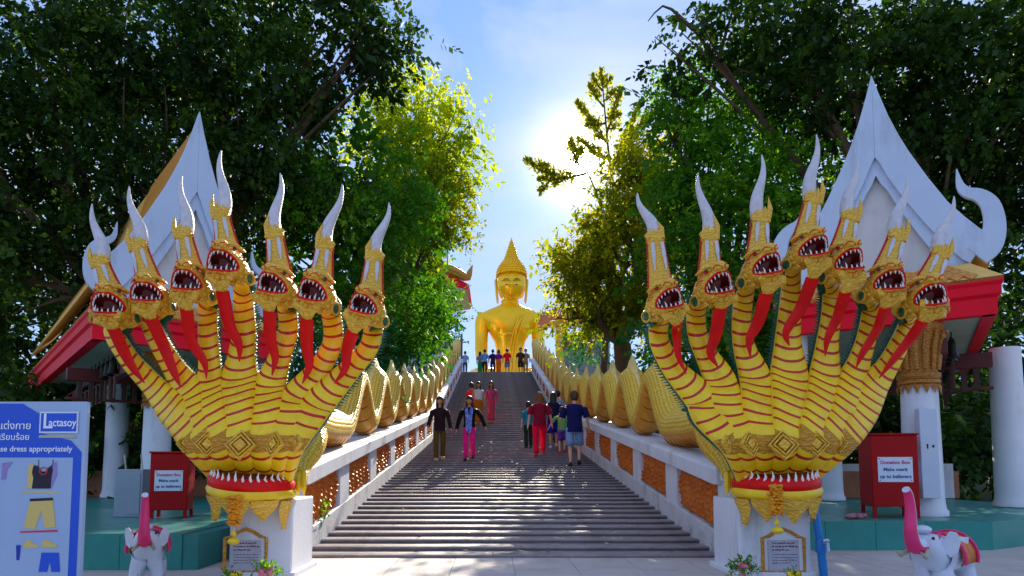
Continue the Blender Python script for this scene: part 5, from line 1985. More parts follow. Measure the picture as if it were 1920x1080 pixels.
def person(label, foot, H, yaw, top, bottom, hair, skin=None, sleeve='short', bot='pants', stride=0.5, armL=(10, 4, 8), armR=(10, -6, 10), hairlen='short', build=1.0, shoes=None,
           far=False, head_turn=0.0, extra=None, hemz=0.49, scarf=None, lead=1):
    """foot: ground point; yaw 0 faces the viewer, 180 walks away; arm = (out, forward, elbow bend) in degrees"""
    skin = skin or M_skin
    root = thing('person', foot, label, 'person', 'people on the stairs')
    a = R(yaw)
    f = Vector((math.sin(a), -math.cos(a), 0))
    r = Vector((-f.y, f.x, 0)) * -1       # person's right-hand side
    u = Vector((0, 0, 1))
    P = lambda x, y, z: Vector(foot) + (r * x + f * y + u * z) * H
    b = build
    J = {}
    J['pel'], J['wai'], J['che'], J['nec'], J['hed'] = P(0, 0, .515), P(0, .005, .60), P(0, .005, .715), P(0, 0, .825), P(0, .01, .90)
    for s, nm in ((1, 'R'), (-1, 'L')):
        ld = s * lead
        fo = stride * 0.13 * (1 if ld > 0 else -1)
        up = (0.11 * stride if ld > 0 else 0) if abs(yaw) > 90 else (0.09 * stride if ld < 0 else 0)
        J['hip' + nm] = P(s * .052 * b, 0, .495)
        J['kne' + nm] = P(s * .055 * b, fo * 0.55 + .022 + up * 0.9, .275 + up * 0.7)
        J['ank' + nm] = P(s * .05 * b, fo, .045 + up)
        J['toe' + nm] = P(s * .06 * b, fo + .075, .016 + up)
        J['sho' + nm] = P(s * .105 * b, 0, .80)
        o, fw, eb = armR if s > 0 else armL
        o, fw, eb = R(o), R(fw), R(eb)
        d1 = (r * (s * math.sin(o)) + f * math.sin(fw) - u * math.cos(o) * math.cos(fw)).normalized()
        d2 = (r * (s * math.sin(o * 0.6)) + f * math.sin(fw + eb) - u * math.cos(o) * math.cos(fw + eb)).normalized()
        J['elb' + nm] = J['sho' + nm] + d1 * .172 * H
        J['wri' + nm] = J['elb' + nm] + d2 * .150 * H
        J['han' + nm] = J['wri' + nm] + d2 * .045 * H
        J['_d' + nm] = d2
    names = ['pel', 'wai', 'che', 'nec', 'hed'] + [k + s for s in 'RL' for k in ('hip', 'kne', 'ank', 'toe', 'sho', 'elb', 'wri', 'han')]
    ix = {n_: i for i, n_ in enumerate(names)}
    rad = {'pel': .07 * b, 'wai': .058 * b, 'che': .068 * b, 'nec': .030, 'hed': .034, 'hip': .052 * b, 'kne': .033, 'ank': .021, 'toe': .017, 'sho': .036, 'elb': .024, 'wri': .0165, 'han': .017}
    ed = [('pel', 'wai'), ('wai', 'che'), ('che', 'nec'), ('nec', 'hed')]
    for s in 'RL':
        ed += [('pel', 'hip' + s), ('hip' + s, 'kne' + s), ('kne' + s, 'ank' + s), ('ank' + s, 'toe' + s), ('che', 'sho' + s), ('sho' + s, 'elb' + s), ('elb' + s, 'wri' + s), ('wri' + s, 'han' + s)]
    rd = [rad[n_.rstrip('RL') if n_ not in ('pel',) else n_] * H for n_ in names]
    vs, fs = skin_geo([J[n_] for n_ in names], [(ix[p], ix[q]) for p, q in ed], rd, 0, 1)
    body = MB()
    body.add(vs, fs)
    # head with brow, nose, chin and ears
    ht = R(head_turn)
    hf = f * math.cos(ht) + r * math.sin(ht)
    hr = r * math.cos(ht) - f * math.sin(ht)
    hc = J['hed'] + u * .035 * H + hf * .008 * H
    hh = .068 * H
    rows = []
    for i in range(1, 14):
        v = math.pi * i / 14
        row = []
        for j in range(18):
            t = 2 * math.pi * j / 18
            x, y, z = math.sin(v) * math.cos(t), math.sin(v) * math.sin(t), -math.cos(v)
            k = 1 - 0.28 * max(0, -z) ** 1.3
            d = 0
            if y > 0:
                d = 0.22 * math.exp(-(x / 0.16) ** 2 - ((z + 0.12) / 0.2) ** 2) - 0.06 * math.exp(-((abs(x) - 0.36) / 0.16) ** 2 - ((z - 0.08) / 0.12) ** 2) + 0.08 * math.exp(-(x / 0.3) ** 2 - ((z + 0.75) / 0.2) ** 2)
            row.append(hc + (hr * (x * k * 0.74) + hf * (y * 0.90 + d) + u * z) * hh)
        rows.append(row)
    body.loft(rows, True, True, True)
    for s in (-1, 1):
        body.ell(hc + hr * (s * 0.74 * hh) + u * (-0.02 * hh), (0.01, 0.014, 0.02), 6, 5)
    for s, nm in ((1, 'R'), (-1, 'L')):     # palm, four fingers and a thumb, slightly curled
        d = J['_d' + nm]
        w = J['han' + nm]
        pl_ = f - d * f.dot(d)
        pl_.normalize()
        sd = d.cross(pl_)
        for q in range(4):
            o = w + pl_ * ((q - 1.5) * .0105 * H) - d * .004 * H
            ln = (.036, .042, .040, .031)[q] * H
            c_ = sd * (s * .006 * H)
            body.tube([o, o + d * ln * .6, o + d * ln + c_], [.0062 * H, .0055 * H, .004 * H], 6)
        o = w - d * .022 * H + pl_ * .016 * H
        body.tube([o, o + d * .018 * H + pl_ * .014 * H, o + d * .04 * H + pl_ * .014 * H], [.0066 * H, .006 * H, .0045 * H], 6)
    fb = fuse(body, 0.026 if far else 0.014)
    bo = fb.build('body', skin, root, sharp=180)
    if not far and abs(yaw) < 90:
        for s in (-1, 1):
            e = MB()
            e.ell(hc + (hr * (s * .28) + hf * .83 + u * .06) * hh, (.0105, .006, .006), 8, 5)
            e.build('eye', M_eye, bo)
        e = MB()
        e.ell(hc + (hf * .86 + u * -.46) * hh, (.018, .008, .006), 8, 5)
        e.build('lips', M_lip, bo)
    # ---- upper garment: draped shell round the torso, sleeves along the arms
    seedp = abs(hash(label)) % 97 if False else sum(map(ord, label)) % 97

    def shell(rows, n=28):
        rings = []
        for z, rx, ry, dy in rows:
            ring = []
            for t in np.linspace(0, 2 * math.pi, n + 1)[:-1]:
                fold = 1 + 0.035 * mnoise.noise(Vector((math.cos(t) * 2.2, math.sin(t) * 2.2, z * 9 + seedp)))
                ring.append(P(rx * b * math.cos(t) * fold, dy + ry * b * math.sin(t) * fold, z))
            rings.append(ring)
        return rings
    g_ = MB()
    g_.loft(shell([(hemz, .094, .079, 0), (hemz + .012, .096, .081, 0), (.56, .088, .072, .002), (.61, .084, .068, .004), (.66, .088, .07, .006), (.72, .097, .072, .008), (.765, .105, .066, .004), (.795, .108, .056, 0), (.815, .085, .046, -.002), (.828, .042, .036, -.002)]), True, True, True)
    for s in 'RL':
        sh0, el, wr = J['sho' + s], J['elb' + s], J['wri' + s]
        s0 = sh0.lerp(J['che'], .30)
        if sleeve == 'long':
            q = [s0, sh0.lerp(el, .25), sh0.lerp(el, .7), el, el.lerp(wr, .5), wr]
            rr_ = [.036, .040, .036, .034, .031, .028]
        elif sleeve == 'short':
            q = [s0, sh0.lerp(el, .3), sh0.lerp(el, .65), sh0.lerp(el, .9)]
            rr_ = [.036, .041, .042, .044]
        else:
            continue
        g_.tube(q, [x * H * (1 + (b - 1) * .6) for x in rr_], 12)
    g_.build('shirt', top, root, sharp=70)
    # ---- lower garment
    lo = MB()
    if bot == 'skirt':
        rings = []
        hem = extra.get('hem', .06) if extra else .06
        mid = (J['kneR'] + J['kneL']) * .5
        ankm = (J['ankR'] + J['ankL']) * .5
        for z, w, d in ((.60, .082, .07), (.55, .098, .082), (.48, .108, .09), (.36, .098, .088), (.24, .092, .086), (.13, .094, .09), (hem, .10, .095)):
            k = max(0, min(1, (.5 - z) / .44))
            c = P(0, 0, z) + ((ankm - P(0, 0, .05)) * k)
            c.z = foot[2] + z * H
            rings.append([c + r * (w * b * H * math.cos(t) * (1 + .05 * math.sin(5 * t + z * 20))) + f * (d * H * math.sin(t) * (1 + .06 * math.sin(7 * t))) for t in np.linspace(0, 2 * math.pi, 29)[:-1]])
        lo.loft(rings, True, True, True)
    else:
        lo.loft(shell([(.60, .070, .058, 0), (.57, .078, .064, 0), (.52, .086, .071, -.003), (.485, .088, .072, -.003), (.44, .076, .064, 0)], 20), True, True, True)
        for s in 'RL':
            hp_, kn, an = J['hip' + s], J['kne' + s], J['ank' + s]
            if bot == 'pants':
                q = [hp_ + u * .015 * H, hp_.lerp(kn, .3), hp_.lerp(kn, .7), kn, kn.lerp(an, .4), kn.lerp(an, .8), an + u * .004 * H]
                rr_ = [.047, .049, .045, .041, .039, .037, .038]
            else:
                q = [hp_ + u * .015 * H, hp_.lerp(kn, .3), hp_.lerp(kn, .7), hp_.lerp(kn, 1.0)]
                rr_ = [.048, .05, .05, .053]
            lo.tube(q, [x * H * b for x in rr_], 14)
    lo.build('skirt' if bot == 'skirt' else ('trousers' if bot == 'pants' else 'shorts'), bottom, root, sharp=180)
    # ---- shoes
    for s in 'RL':
        sh = MB()
        ank, toe = J['ank' + s], J['toe' + s]
        g0 = min(ank.z - .045 * H, 1e9)
        c = ank.lerp(toe, .5)
        c.z = g0 + .018 * H
        M3 = Matrix((r, f, u)).transposed()
        sh.ell(c, (.031 * H, .078 * H, .026 * H), 12, 8, rot=M3)
        sh.ell(ank - u * .02 * H, (.026 * H, .034 * H, .03 * H), 10, 6, rot=M3)
        sh.build('shoe', shoes or M_hairb, root)
    # ---- hair
    hm = MB()
    rows = []
    for i in range(0, 11):
        v = math.pi * (0.0 + i / 10 * (.62 if True else 0))
        row = []
        for j in range(20):
            t = 2 * math.pi * j / 20
            v = math.pi * i / 10 * (.62 if math.sin(t) > .2 else .80)
            x, y, z = math.sin(v) * math.cos(t), math.sin(v) * math.sin(t), math.cos(v)
            front = max(0, y)
            zz = max(z, 0.38 * front - 0.15) if y > 0.25 else z
            k = 1.13 + .03 * math.sin(7 * t + i)
            row.append(hc + (hr * (x * .78) + hf * (y * .92 - .04) + u * zz) * hh * k)
        rows.append(row)
    hm.loft(rows, True, True, False)
    if hairlen in ('long', 'bob'):
        dl = 3.0 if hairlen == 'long' else 1.5
        rings = []
        for k in range(8):
            q = k / 7
            ring_ = []
            for t in np.linspace(R(-32), R(212), 17):
                x, y = math.cos(t), -math.sin(t)
                wv = .80 + .14 * math.sin(q * 2.6) - .18 * q * (hairlen == 'long')
                ring_.append(hc + (hr * (x * wv) + hf * (y * .88 * (1 - .1 * q) - .1 - (.15 * q)) + u * (.25 - q * dl + .05 * math.sin(t * 6 + q * 5))) * hh * 1.1)
            inner = [p.lerp(hc - u * (q * dl * hh * 1.0) + u * .2 * hh, .28) for p in ring_[::-1]]
            rings.append(ring_ + inner)
        hm.loft(rings, True, True, True)
    hm.build('hair', hair, root, sharp=80)
    if scarf:
        sc = MB()
        for s in (-1, 1):
            sc.tube([P(s * .035, .02, .825), P(s * .04, .075, .78), P(s * .028, .088, .70), P(s * .018, .09, .60), P(s * .02, .096, .50), P(s * .012, .10, .43)], [.02 * H, .026 * H, .028 * H, .03 * H, .028 * H, .02 * H], 8, up=tuple(f), flat=.4)
        sc.tube([P(-.04, .01, .825), P(0, -.045, .835), P(.04, .01, .825)], .022 * H, 8)
        sc.build('scarf', scarf, root)
    return root


W_FEET = M_hairb
person('woman in a dark brown cardigan and olive trousers descending beside the left rail', stair_at(824, 867), 1.58, 6, cloth('darkbrown', S(38, 22, 26)), cloth('olive', S(92, 72, 26)), M_hairb, sleeve='long', hairlen='long',
       stride=.35, armL=(14, 6, 20), armR=(16, 10, 35), hemz=.46, shoes=mat('sandal_cream', S(200, 180, 140), .6))
person('woman with blue scarf and bright pink trousers, arms swung wide, descending', stair_at(880, 866), 1.6, -4, cloth('black', S(18, 16, 22)), cloth('hotpink', S(236, 14, 122), S(244, 40, 140)), M_hairb, sleeve='long', hairlen='long',
       stride=.3, armL=(32, 6, 10), armR=(20, 0, 6), hemz=.52, scarf=cloth('bluescarf', S(40, 60, 190), S(150, 170, 230), .3, 14))
person('woman in a magenta patterned top and orange sarong descending', stair_at(921, 797), 1.58, 0, cloth('magenta', S(178, 34, 128), S(214, 90, 110), .3, 18), cloth('orangepink', S(196, 78, 66), S(210, 60, 120), .3, 10), M_hairb,
       sleeve='long', bot='skirt', hairlen='long', stride=.2, armL=(10, 10, 20), armR=(8, 14, 40), hemz=.5, shoes=M_skin)
person('woman in a white top and ochre skirt walking behind the blue scarf', stair_at(897, 800), 1.62, 0, cloth('white', S(210, 208, 216)), cloth('ochre', S(176, 98, 16)), M_hairb, sleeve='none', bot='skirt', hairlen='long',
       stride=.2, shoes=M_skin)
person('person in a coral red top half hidden behind the ochre skirt', stair_at(884, 795), 1.56, -150, cloth('coral', S(206, 44, 56)), cloth('charcoal', S(52, 44, 48)), M_hairb, hairlen='short', stride=.2)
# walking up, backs to the viewer
person('auburn-haired woman in a dark red shirt and scarlet trousers climbing', stair_at(1012, 858), 1.68, 180, cloth('darkred', S(140, 14, 40)), cloth('scarlet', S(240, 10, 58)), M_hairr, M_skin2, hairlen='bob', build=1.12, stride=.45,
       armL=(14, -4, 6), armR=(18, 4, 20), hemz=.47, shoes=mat('shoe_red', S(200, 30, 50), .5))
person('man in a navy shirt and light blue shorts climbing at the right rail', stair_at(1078, 876), 1.74, 176, cloth('navy', S(22, 26, 84)), cloth('lightblue', S(120, 150, 196), S(140, 168, 208)), M_hairbr, M_skin2, bot='shorts', build=1.16, stride=.25,
       armL=(14, 18, 70), armR=(16, 6, 20), hemz=.45, shoes=M_hairb, head_turn=-20)
person('person with long black hair, navy top and blue shorts climbing', stair_at(1038, 843), 1.66, 180, cloth('navyblack', S(20, 22, 60)), cloth('royalblue', S(22, 40, 150)), M_hairb, M_skin, bot='shorts', hairlen='long', build=1.08, stride=.35, hemz=.46,
       shoes=mat('shoe_white', S(210, 210, 214), .5))
person('man in a navy and white striped shirt ahead of the long black hair', stair_at(1046, 830), 1.74, 180, cloth('stripenavy', S(40, 46, 100), S(200, 206, 226), .1, 26), cloth('slate', S(60, 64, 84)), M_hairb, M_skin, build=1.12, stride=.3)
person('child in a lime green top and purple shorts holding a hand', stair_at(1054, 852), 1.28, 175, cloth('lime', S(150, 214, 70), S(70, 160, 130), .2, 16), cloth('purple', S(84, 30, 160), S(130, 90, 190), .2, 16), M_hairbr, M_skin2, bot='shorts', stride=.4,
       armL=(40, 10, 10), armR=(10, 14, 40), shoes=mat('shoe_pink', S(220, 50, 80), .5), hemz=.5)
person('child in a teal shirt and dark green trousers left of the scarlet trousers', stair_at(991, 842), 1.4, 182, cloth('teal', S(20, 128, 150)), cloth('darkgreen', S(26, 48, 34)), M_hairb, M_skin2, stride=.3, hemz=.5)
# small crowd on the top landing
TOP = [(872, 0.3, 1.55, 'pale blue top, standing at the far left on the top landing', S(150, 170, 200), S(60, 60, 90), 'pants', 'short', 180),
       (900, 0.5, 1.56, 'lavender top and emerald skirt on the top landing', S(120, 130, 180), S(14, 150, 96), 'skirt', 'long', 180),
       (909, 0.2, 1.66, 'light blue shirt and dark trousers on the top landing', S(96, 150, 214), S(24, 26, 50), 'pants', 'short', 180),
       (924, 0.6, 1.72, 'navy suit on the top landing', S(34, 40, 90), S(30, 34, 80), 'pants', 'short', 175),
       (935, 0.35, 1.66, 'purple top and orange sarong on the top landing', S(130, 24, 130), S(226, 96, 24), 'skirt', 'bob', 180),
       (951, 0.25, 1.72, 'bright red shirt and grey-blue shorts on the top landing', S(228, 20, 26), S(96, 116, 160), 'shorts', 'short', 180),
       (976, 0.5, 1.82, 'dark brown shirt and dark shorts on the top landing', S(64, 44, 40), S(40, 30, 30), 'shorts', 'short', 10),
       (986, 0.6, 1.76, 'tan shirt and olive trousers on the top landing', S(150, 116, 90), S(140, 130, 50), 'pants', 'short', -20)]
for px, dy, H, lb, c1, c2, bt, hl, yw in TOP:
    p = U(px, 698, Y2 + 0.4 + dy)
    person('visitor in ' + lb, Vector((p.x, Y2 + 0.4 + dy, ZT)), H, yw, cloth('t%d' % px, c1), cloth('b%d' % px, c2), M_hairb, M_skin, bot=bt, hairlen=hl, far=True, stride=.15)

# ---------------------------------------------------------------- donation boxes, cabinet, sign, elephants and small things
def text(body, size, m, parent, loc, rot, align='CENTER', name='lettering', ext=0.001, bold=0.0, sx=1.0):
    cu = bpy.data.curves.new(name, 'FONT')
    cu.body = body
    cu.size = size
    cu.align_x = align
    cu.align_y = 'CENTER'
    cu.extrude = ext
    cu.offset = bold
    cu.materials.append(m)
    tmp = bpy.data.objects.new('tmp', cu)
    col.objects.link(tmp)
    dg = bpy.context.evaluated_depsgraph_get()
    me = bpy.data.meshes.new_from_object(tmp.evaluated_get(dg))
    me.name = name
    bpy.data.objects.remove(tmp)
    o = bpy.data.objects.new(name, me)
    o['kind'] = 'stuff'
    col.objects.link(o)
    o.parent = parent
    o.location = Vector(loc) - BASE[parent.name]
    o.rotation_euler = rot
    o.scale = (sx, 1, 1)
    return o


def donation_box(c, w, d, z0, h, rz, label, side_notice):
    root = thing('donation_box', c, label, 'donation box', 'donation boxes')
    M3 = Matrix.Rotation(rz, 3, 'Z')
    P = lambda x, y, z: Vector(c) + M3 @ Vector((x, y, z))
    q = MB()
    q.box(P(0, 0, z0 + h / 2), (w, d, h), rz=rz)
    q.build('cabinet', M_boxred, root, bevel=0.01)
    q = MB()
    q.box(P(0, 0, z0 + h + 0.012), (w + 0.03, d + 0.03, 0.024), rz=rz)
    q.build('lid', M_boxred, root, bevel=0.006)
    for sx_ in (-1, 1):
        for sy_ in (-1, 1):
            q = MB()
            q.box(P(sx_ * (w / 2 - 0.025), sy_ * (d / 2 - 0.025), z0 / 2), (0.04, 0.04, z0), rz=rz)
            q.build('leg', M_boxred, root)
    faces = [(P(0, -d / 2 - 0.004, z0 + h * 0.52), rz, w * 0.74)]
    if side_notice:
        faces.append((P(w / 2 + 0.004 if side_notice > 0 else -w / 2 - 0.004, 0, z0 + h * 0.52), rz + (math.pi / 2 if side_notice > 0 else -math.pi / 2), d * 0.8))
    for p, az, nw in faces:
        q = MB()
        q.box(p, (nw, 0.006, nw * 0.78), rz=az)
        nb = q.build('notice', M_paper, root)
        fwd = Matrix.Rotation(az, 3, 'Z') @ Vector((0, -0.005, 0))
        for t_, dz, m_, sz in (('Donation Box', 0.22, M_pink, 0.15), ('Make merit', 0.0, M_tblue, 0.15), ('up to believers', -0.22, M_tblue, 0.15)):
            text(t_, nw * sz, m_, nb, p + fwd + Vector((0, 0, nw * dz)), (R(90), 0, az), bold=nw * 0.003)
        for sx_ in (-1, 1):
            for sz_ in (-1, 1):
                q = MB()
                q.ell(p + fwd * 0.8 + Matrix.Rotation(az, 3, 'Z') @ Vector((sx_ * nw * 0.45, 0, sz_ * nw * 0.34)), (0.007, 0.004, 0.007), 6, 4)
                q.build('screw', M_iron, nb)
    return root


ZF = 0.35
p = U(1668, 955, 8.25)
donation_box((p.x, 8.25, ZF), 0.54, 0.42, 0.14, 0.90, R(-10), 'red donation box standing by the right pavilion column', 1)
p = U(322, 960, 8.2)
donation_box((p.x, 8.2, ZF), 0.44, 0.36, 0.1, 0.71, R(12), 'red donation box standing by the left pavilion column', -1)
# white hatch box hung on the right column
q = MB()
p = U(1741, 850, 8.24)
q.box((p.x, 8.26, p.z), (0.23, 0.1, 1.15))
hb = q.thing('meter_box', mat('meter_box_white', S(196, 206, 222), .5, 0, .05, 4, .05), (p.x, 8.26, p.z - 0.55), 'tall white box fixed to the right pavilion column', 'box', bevel=0.008)
for dx, s_ in ((-0.03, (0.016, 0.004, 0.06)), (0.045, (0.024, 0.004, 0.03))):
    q = MB()
    q.box((p.x + dx, 8.206, p.z + 0.09), s_, rz=0)
    q.build('mark', M_iron, hb)
# grey cabinet with sticks, left
p = U(252, 955, 8.4)
cb = thing('cabinet', (p.x, 8.4, ZF), 'pale grey cabinet with incense sticks left of the red donation box', 'cabinet')
M_cg = mat('cabinet_grey', S(140, 156, 168), .5, 0, .08, 4, .05)
q = MB()
q.box((p.x, 8.4, ZF + 0.305), (0.36, 0.32, 0.61))
q.build('case', M_cg, cb, bevel=0.008)
q = MB()
q.box((p.x + 0.07, 8.236, ZF + 0.3), (0.17, 0.012, 0.52))
q.build('door', M_cg, cb, bevel=0.004)
for dx in (-0.13, 0.09):
    q = MB()
    q.tube([(p.x + dx, 8.4, ZF + 0.6), (p.x + dx - 0.03, 8.4, ZF + 0.80)], 0.011, 6)
    q.build('stick', M_soff, cb)
# low terracotta planter walls behind the platforms
q = MB()
q.box((6.6, 13.4, 0.62), (6.0, 0.3, 0.55))
q.thing('planter_wall', mat('terracotta_wall', S(150, 96, 66), .8, 0, .2, 3, .4, 20, stain=S(70, 60, 40), stain_amt=.8), (6.6, 13.4, 0.35), 'low stained terracotta wall behind the right platform', 'wall')
q = MB()
q.box((-7, 13.9, 0.62), (6.0, 0.3, 0.55))
q.thing('planter_wall', mat('terracotta_wall', S(150, 96, 66), .8), (-7, 13.9, 0.35), 'low stained terracotta wall behind the left platform', 'wall')
# blue standpipe beside the right pedestal
p = U(1538, 1000, 5.7)
sp_ = thing('blue_pipe', (p.x, 5.7, 0), 'bright blue plastic standpipe beside the right pedestal', 'pipe')
M_bp = mat('blue_plastic', S(12, 120, 196), .35, 0, .08, 4, .05)
q = MB()
a_ = U(1527, 952, 5.7)
q.tube([(p.x + 0.02, 5.7, 0), (p.x, 5.7, 0.3), (a_.x, 5.7, a_.z)], [0.036, 0.035, 0.03], 12)
q.ell((a_.x, 5.7, a_.z), (0.03, 0.03, 0.036), 10, 6)
q.build('pipe', M_bp, sp_)
q = MB()
q.lathe((p.x, 5.7, 0.24), [(0.042, 0), (0.047, 0.02), (0.047, 0.1), (0.041, 0.12)], 14)
q.build('coupling', M_bp, sp_)
q = MB()
q.tube([(p.x, 5.64, 0.33), (p.x, 5.58, 0.33), (p.x, 5.57, 0.27)], 0.014, 8)
q.ell((p.x, 5.6, 0.355), (0.03, 0.012, 0.02), 8, 5)
q.build('tap', mat('tap_steel', S(170, 190, 210), .3, .8), sp_)
# red folded cloth on the right platform edge
p = U(1606, 968, 7.95)
q = MB()
for k in range(4):
    q.ell((p.x + (k - 1.5) * 0.055, 7.95 + 0.01 * k, ZF + 0.03 + 0.012 * (k % 2)), (0.07, 0.06, 0.032), 10, 6)
q.thing('folded_cloth', cloth('redfold', S(150, 40, 56), S(196, 150, 160), .3, 20), (p.x, 7.95, ZF), 'small bundle of red cloth on the right platform edge', 'cloth')


def elephant(c, sc, yaw, label, turn):
    root = thing('elephant_statue', c, label, 'elephant statue', 'elephant statues')
    M3 = Matrix.Rotation(yaw, 3, 'Z')
    P = lambda x, y, z: Vector(c) + M3 @ (Vector((x, y, z)) * sc)      # faces local -X
    Mw = mat('elephant_white', S(206, 214, 230), .4, 0, .06, 5, .08, 30, stain=S(150, 160, 180), stain_amt=.4)
    Mp = mat('elephant_pink', S(226, 40, 110), .4, 0, .12, 8, .1)
    b = MB()
    vs, fs = skin_geo([P(0, 0, .62), P(.35, 0, .64), P(.62, 0, .6), P(-.28, 0, .70), P(-.48, 0, .86), P(-.62, 0, .84),
                       P(-.2, .16, .3), P(-.2, .17, .02), P(-.2, -.16, .3), P(-.2, -.17, .02), P(.5, .17, .3), P(.5, .17, .02), P(.5, -.17, .3), P(.5, -.17, .02)],
                      [(0, 1), (1, 2), (0, 3), (3, 4), (4, 5), (3, 6), (6, 7), (3, 8), (8, 9), (2, 10), (10, 11), (2, 12), (12, 13)],
                      [r_ * sc for r_ in (.29, .29, .24, .23, .20, .15, .11, .10, .11, .10, .12, .11, .12, .11)], 0, 2)
    b.add(vs, fs)
    b.build('body', Mw, root, sharp=180)
    t = MB()
    dn, _ = spline([(*P(-.62, 0, .82), .115 * sc), (*P(-.80, 0, .84), .10 * sc), (*P(-.88, 0, 1.02), .082 * sc), (*P(-.86, 0, 1.28), .066 * sc), (*P(-.90, 0, 1.5), .056 * sc), (*P(-.97, 0, 1.58), .05 * sc)], 22)
    nn = 14
    rings = []
    for i in range(22):
        p = Vector(dn[i][:3])
        tg = Vector((dn[min(21, i + 1)] - dn[max(0, i - 1)])[:3]).normalized()
        lat = M3 @ Vector((0, 1, 0))
        nr = lat.cross(tg).normalized()
        rings.append([p + (lat * math.cos(x) + nr * math.sin(x)) * dn[i][3] for x in np.linspace(0, 2 * math.pi, nn + 1)[:-1]])
    # belly of the raised trunk painted pink
    t.loft(rings, True, True, True, lambda i, j: 1 if math.sin(2 * math.pi * (j + .5) / nn) * turn > .1 else 0)
    t.build('trunk', [Mw, Mp], root, sharp=80)
    for s in (-1, 1):
        e = MB()
        fan = [(0, 0, 0), (.02, .14, .14), (.10, .24, .12), (.17, .27, 0), (.15, .22, -.15), (.08, .10, -.22), (.02, 0, -.14)]
        ring = [P(-.40 + x, s * (.19 + y * .55), .88 + z) for x, y, z in fan]
        th = M3 @ Vector((.03, 0, 0)) * sc
        e.prism(ring, th)
        eo = e.build('ear', Mw, root, bevel=0.008)
        k = MB()
        k.tube([P(-.66, s * .10, .76), P(-.84, s * .15, .70), P(-1.0, s * .15, .78)], [.035 * sc, .03 * sc, .004 * sc], 8)
        k.build('tusk', M_soff, root)
        y = MB()
        y.ell(P(-.60, s * .155, .93), (.022 * sc, .022 * sc, .022 * sc), 8, 6)
        y.build('eye', M_eye, root)
        y = MB()
        y.add([P(-.56, s * .19, 1.0), P(-.52, s * .20, .90), P(-.47, s * .2, 1.0), P(-.5, s * .215, .96)], [(0, 1, 3), (1, 2, 3), (2, 0, 3)])
        y.build('cheek_mark', Mp, root)
    s_ = MB()
    rg = []
    for x in (-.02, .1, .3, .42):
        rg.append([P(x, .315 * math.cos(t_), .63 + .315 * math.sin(t_)) for t_ in np.linspace(R(-15), R(195), 15)])
    s_.loft(rg, False)
    so = s_.build('saddle_cloth', mat('saddle_orange', S(206, 96, 34), .6, 0, .2, 14, .2, c2=S(226, 140, 50)), root)
    md = so.modifiers.new('thick', 'SOLIDIFY')
    md.thickness = 0.012
    f_ = MB()
    for x in (-.03, .43):
        f_.tube([P(x, .33 * math.cos(t_), .63 + .33 * math.sin(t_)) for t_ in np.linspace(R(-15), R(195), 15)], .022 * sc, 6)
    f_.build('saddle_trim', Mp, so)
    h = MB()
    h.ell(P(-.50, 0, 1.03), (.10 * sc, .12 * sc, .06 * sc), 10, 6)
    h.build('brow_dome', Mw, root)
    tl = MB()
    tl.tube([P(.82, 0, .7), P(.92, 0, .5), P(.90, 0, .32)], [.03 * sc, .02 * sc, .012 * sc], 6)
    tl.build('tail', Mw, root)
    pb = MB()
    pb.box(P(.12, 0, -.04), (1.35 * sc, .6 * sc, .1 * sc), rz=yaw)
    pb.build('plinth', M_white, root, bevel=0.01)
    return root


pe = U(1742, 1010, 4.9)
elephant((pe.x, 4.8, 0.0), 0.53, R(36), 'white elephant statue, pink trunk raised, in front of the right platform', -1)
pe = U(278, 1010, 5.5)
elephant((pe.x, 5.5, 0.0), 0.49, R(114), 'white elephant statue facing forward, pink trunk raised, left of the left naga', -1)


# flower pots and offerings at the pedestals
def pot(px, py, Y, label, leafm, flower, fl_n, potc=S(220, 220, 214), k_=1.0):
    p = U(px, py, Y)
    root = thing('flower_pot', (p.x, Y, 0), label, 'flower pot', 'flower offerings')
    q = MB()
    q.lathe((p.x, Y, 0), [(r_ * k_, z_ * k_) for r_, z_ in ((0.06, 0), (0.065, 0.01), (0.085, 0.14), (0.095, 0.15), (0.095, 0.17), (0.08, 0.17))], 16)
    q.build('pot', mat('pot_glaze_%d' % px, potc, .3), root)
    v, t = crown_arrays([(PXY((p.x, Y, 0.23 * k_))[0], PXY((p.x, Y, 0.23 * k_))[1], Y, 18 * k_, 20 * k_)], px, 0.045 * k_, 9000 / k_ ** 2, 0.1, 0.1)
    link_mesh('foliage', leaf_mesh('foliage', v, t, leafm, BASE[root.name]), root)
    rr = random.Random(px)
    for k in range(fl_n):
        q = MB()
        a, z = rr.uniform(0, 6.28), rr.uniform(0.16, 0.32) * k_
        rad_ = rr.uniform(0.03, 0.085) * k_
        c = Vector((p.x + rad_ * math.cos(a), Y + rad_ * math.sin(a), z))
        for w in range(6):
            b = w * 1.047
            q.ell(c + Vector((0.014 * math.cos(b), -0.006, 0.014 * math.sin(b))), (0.013, 0.008, 0.013), 6, 4)
        q.ell(c + Vector((0, -0.01, 0)), (0.009, 0.008, 0.009), 6, 4)
        q.build('flower', flower, root)


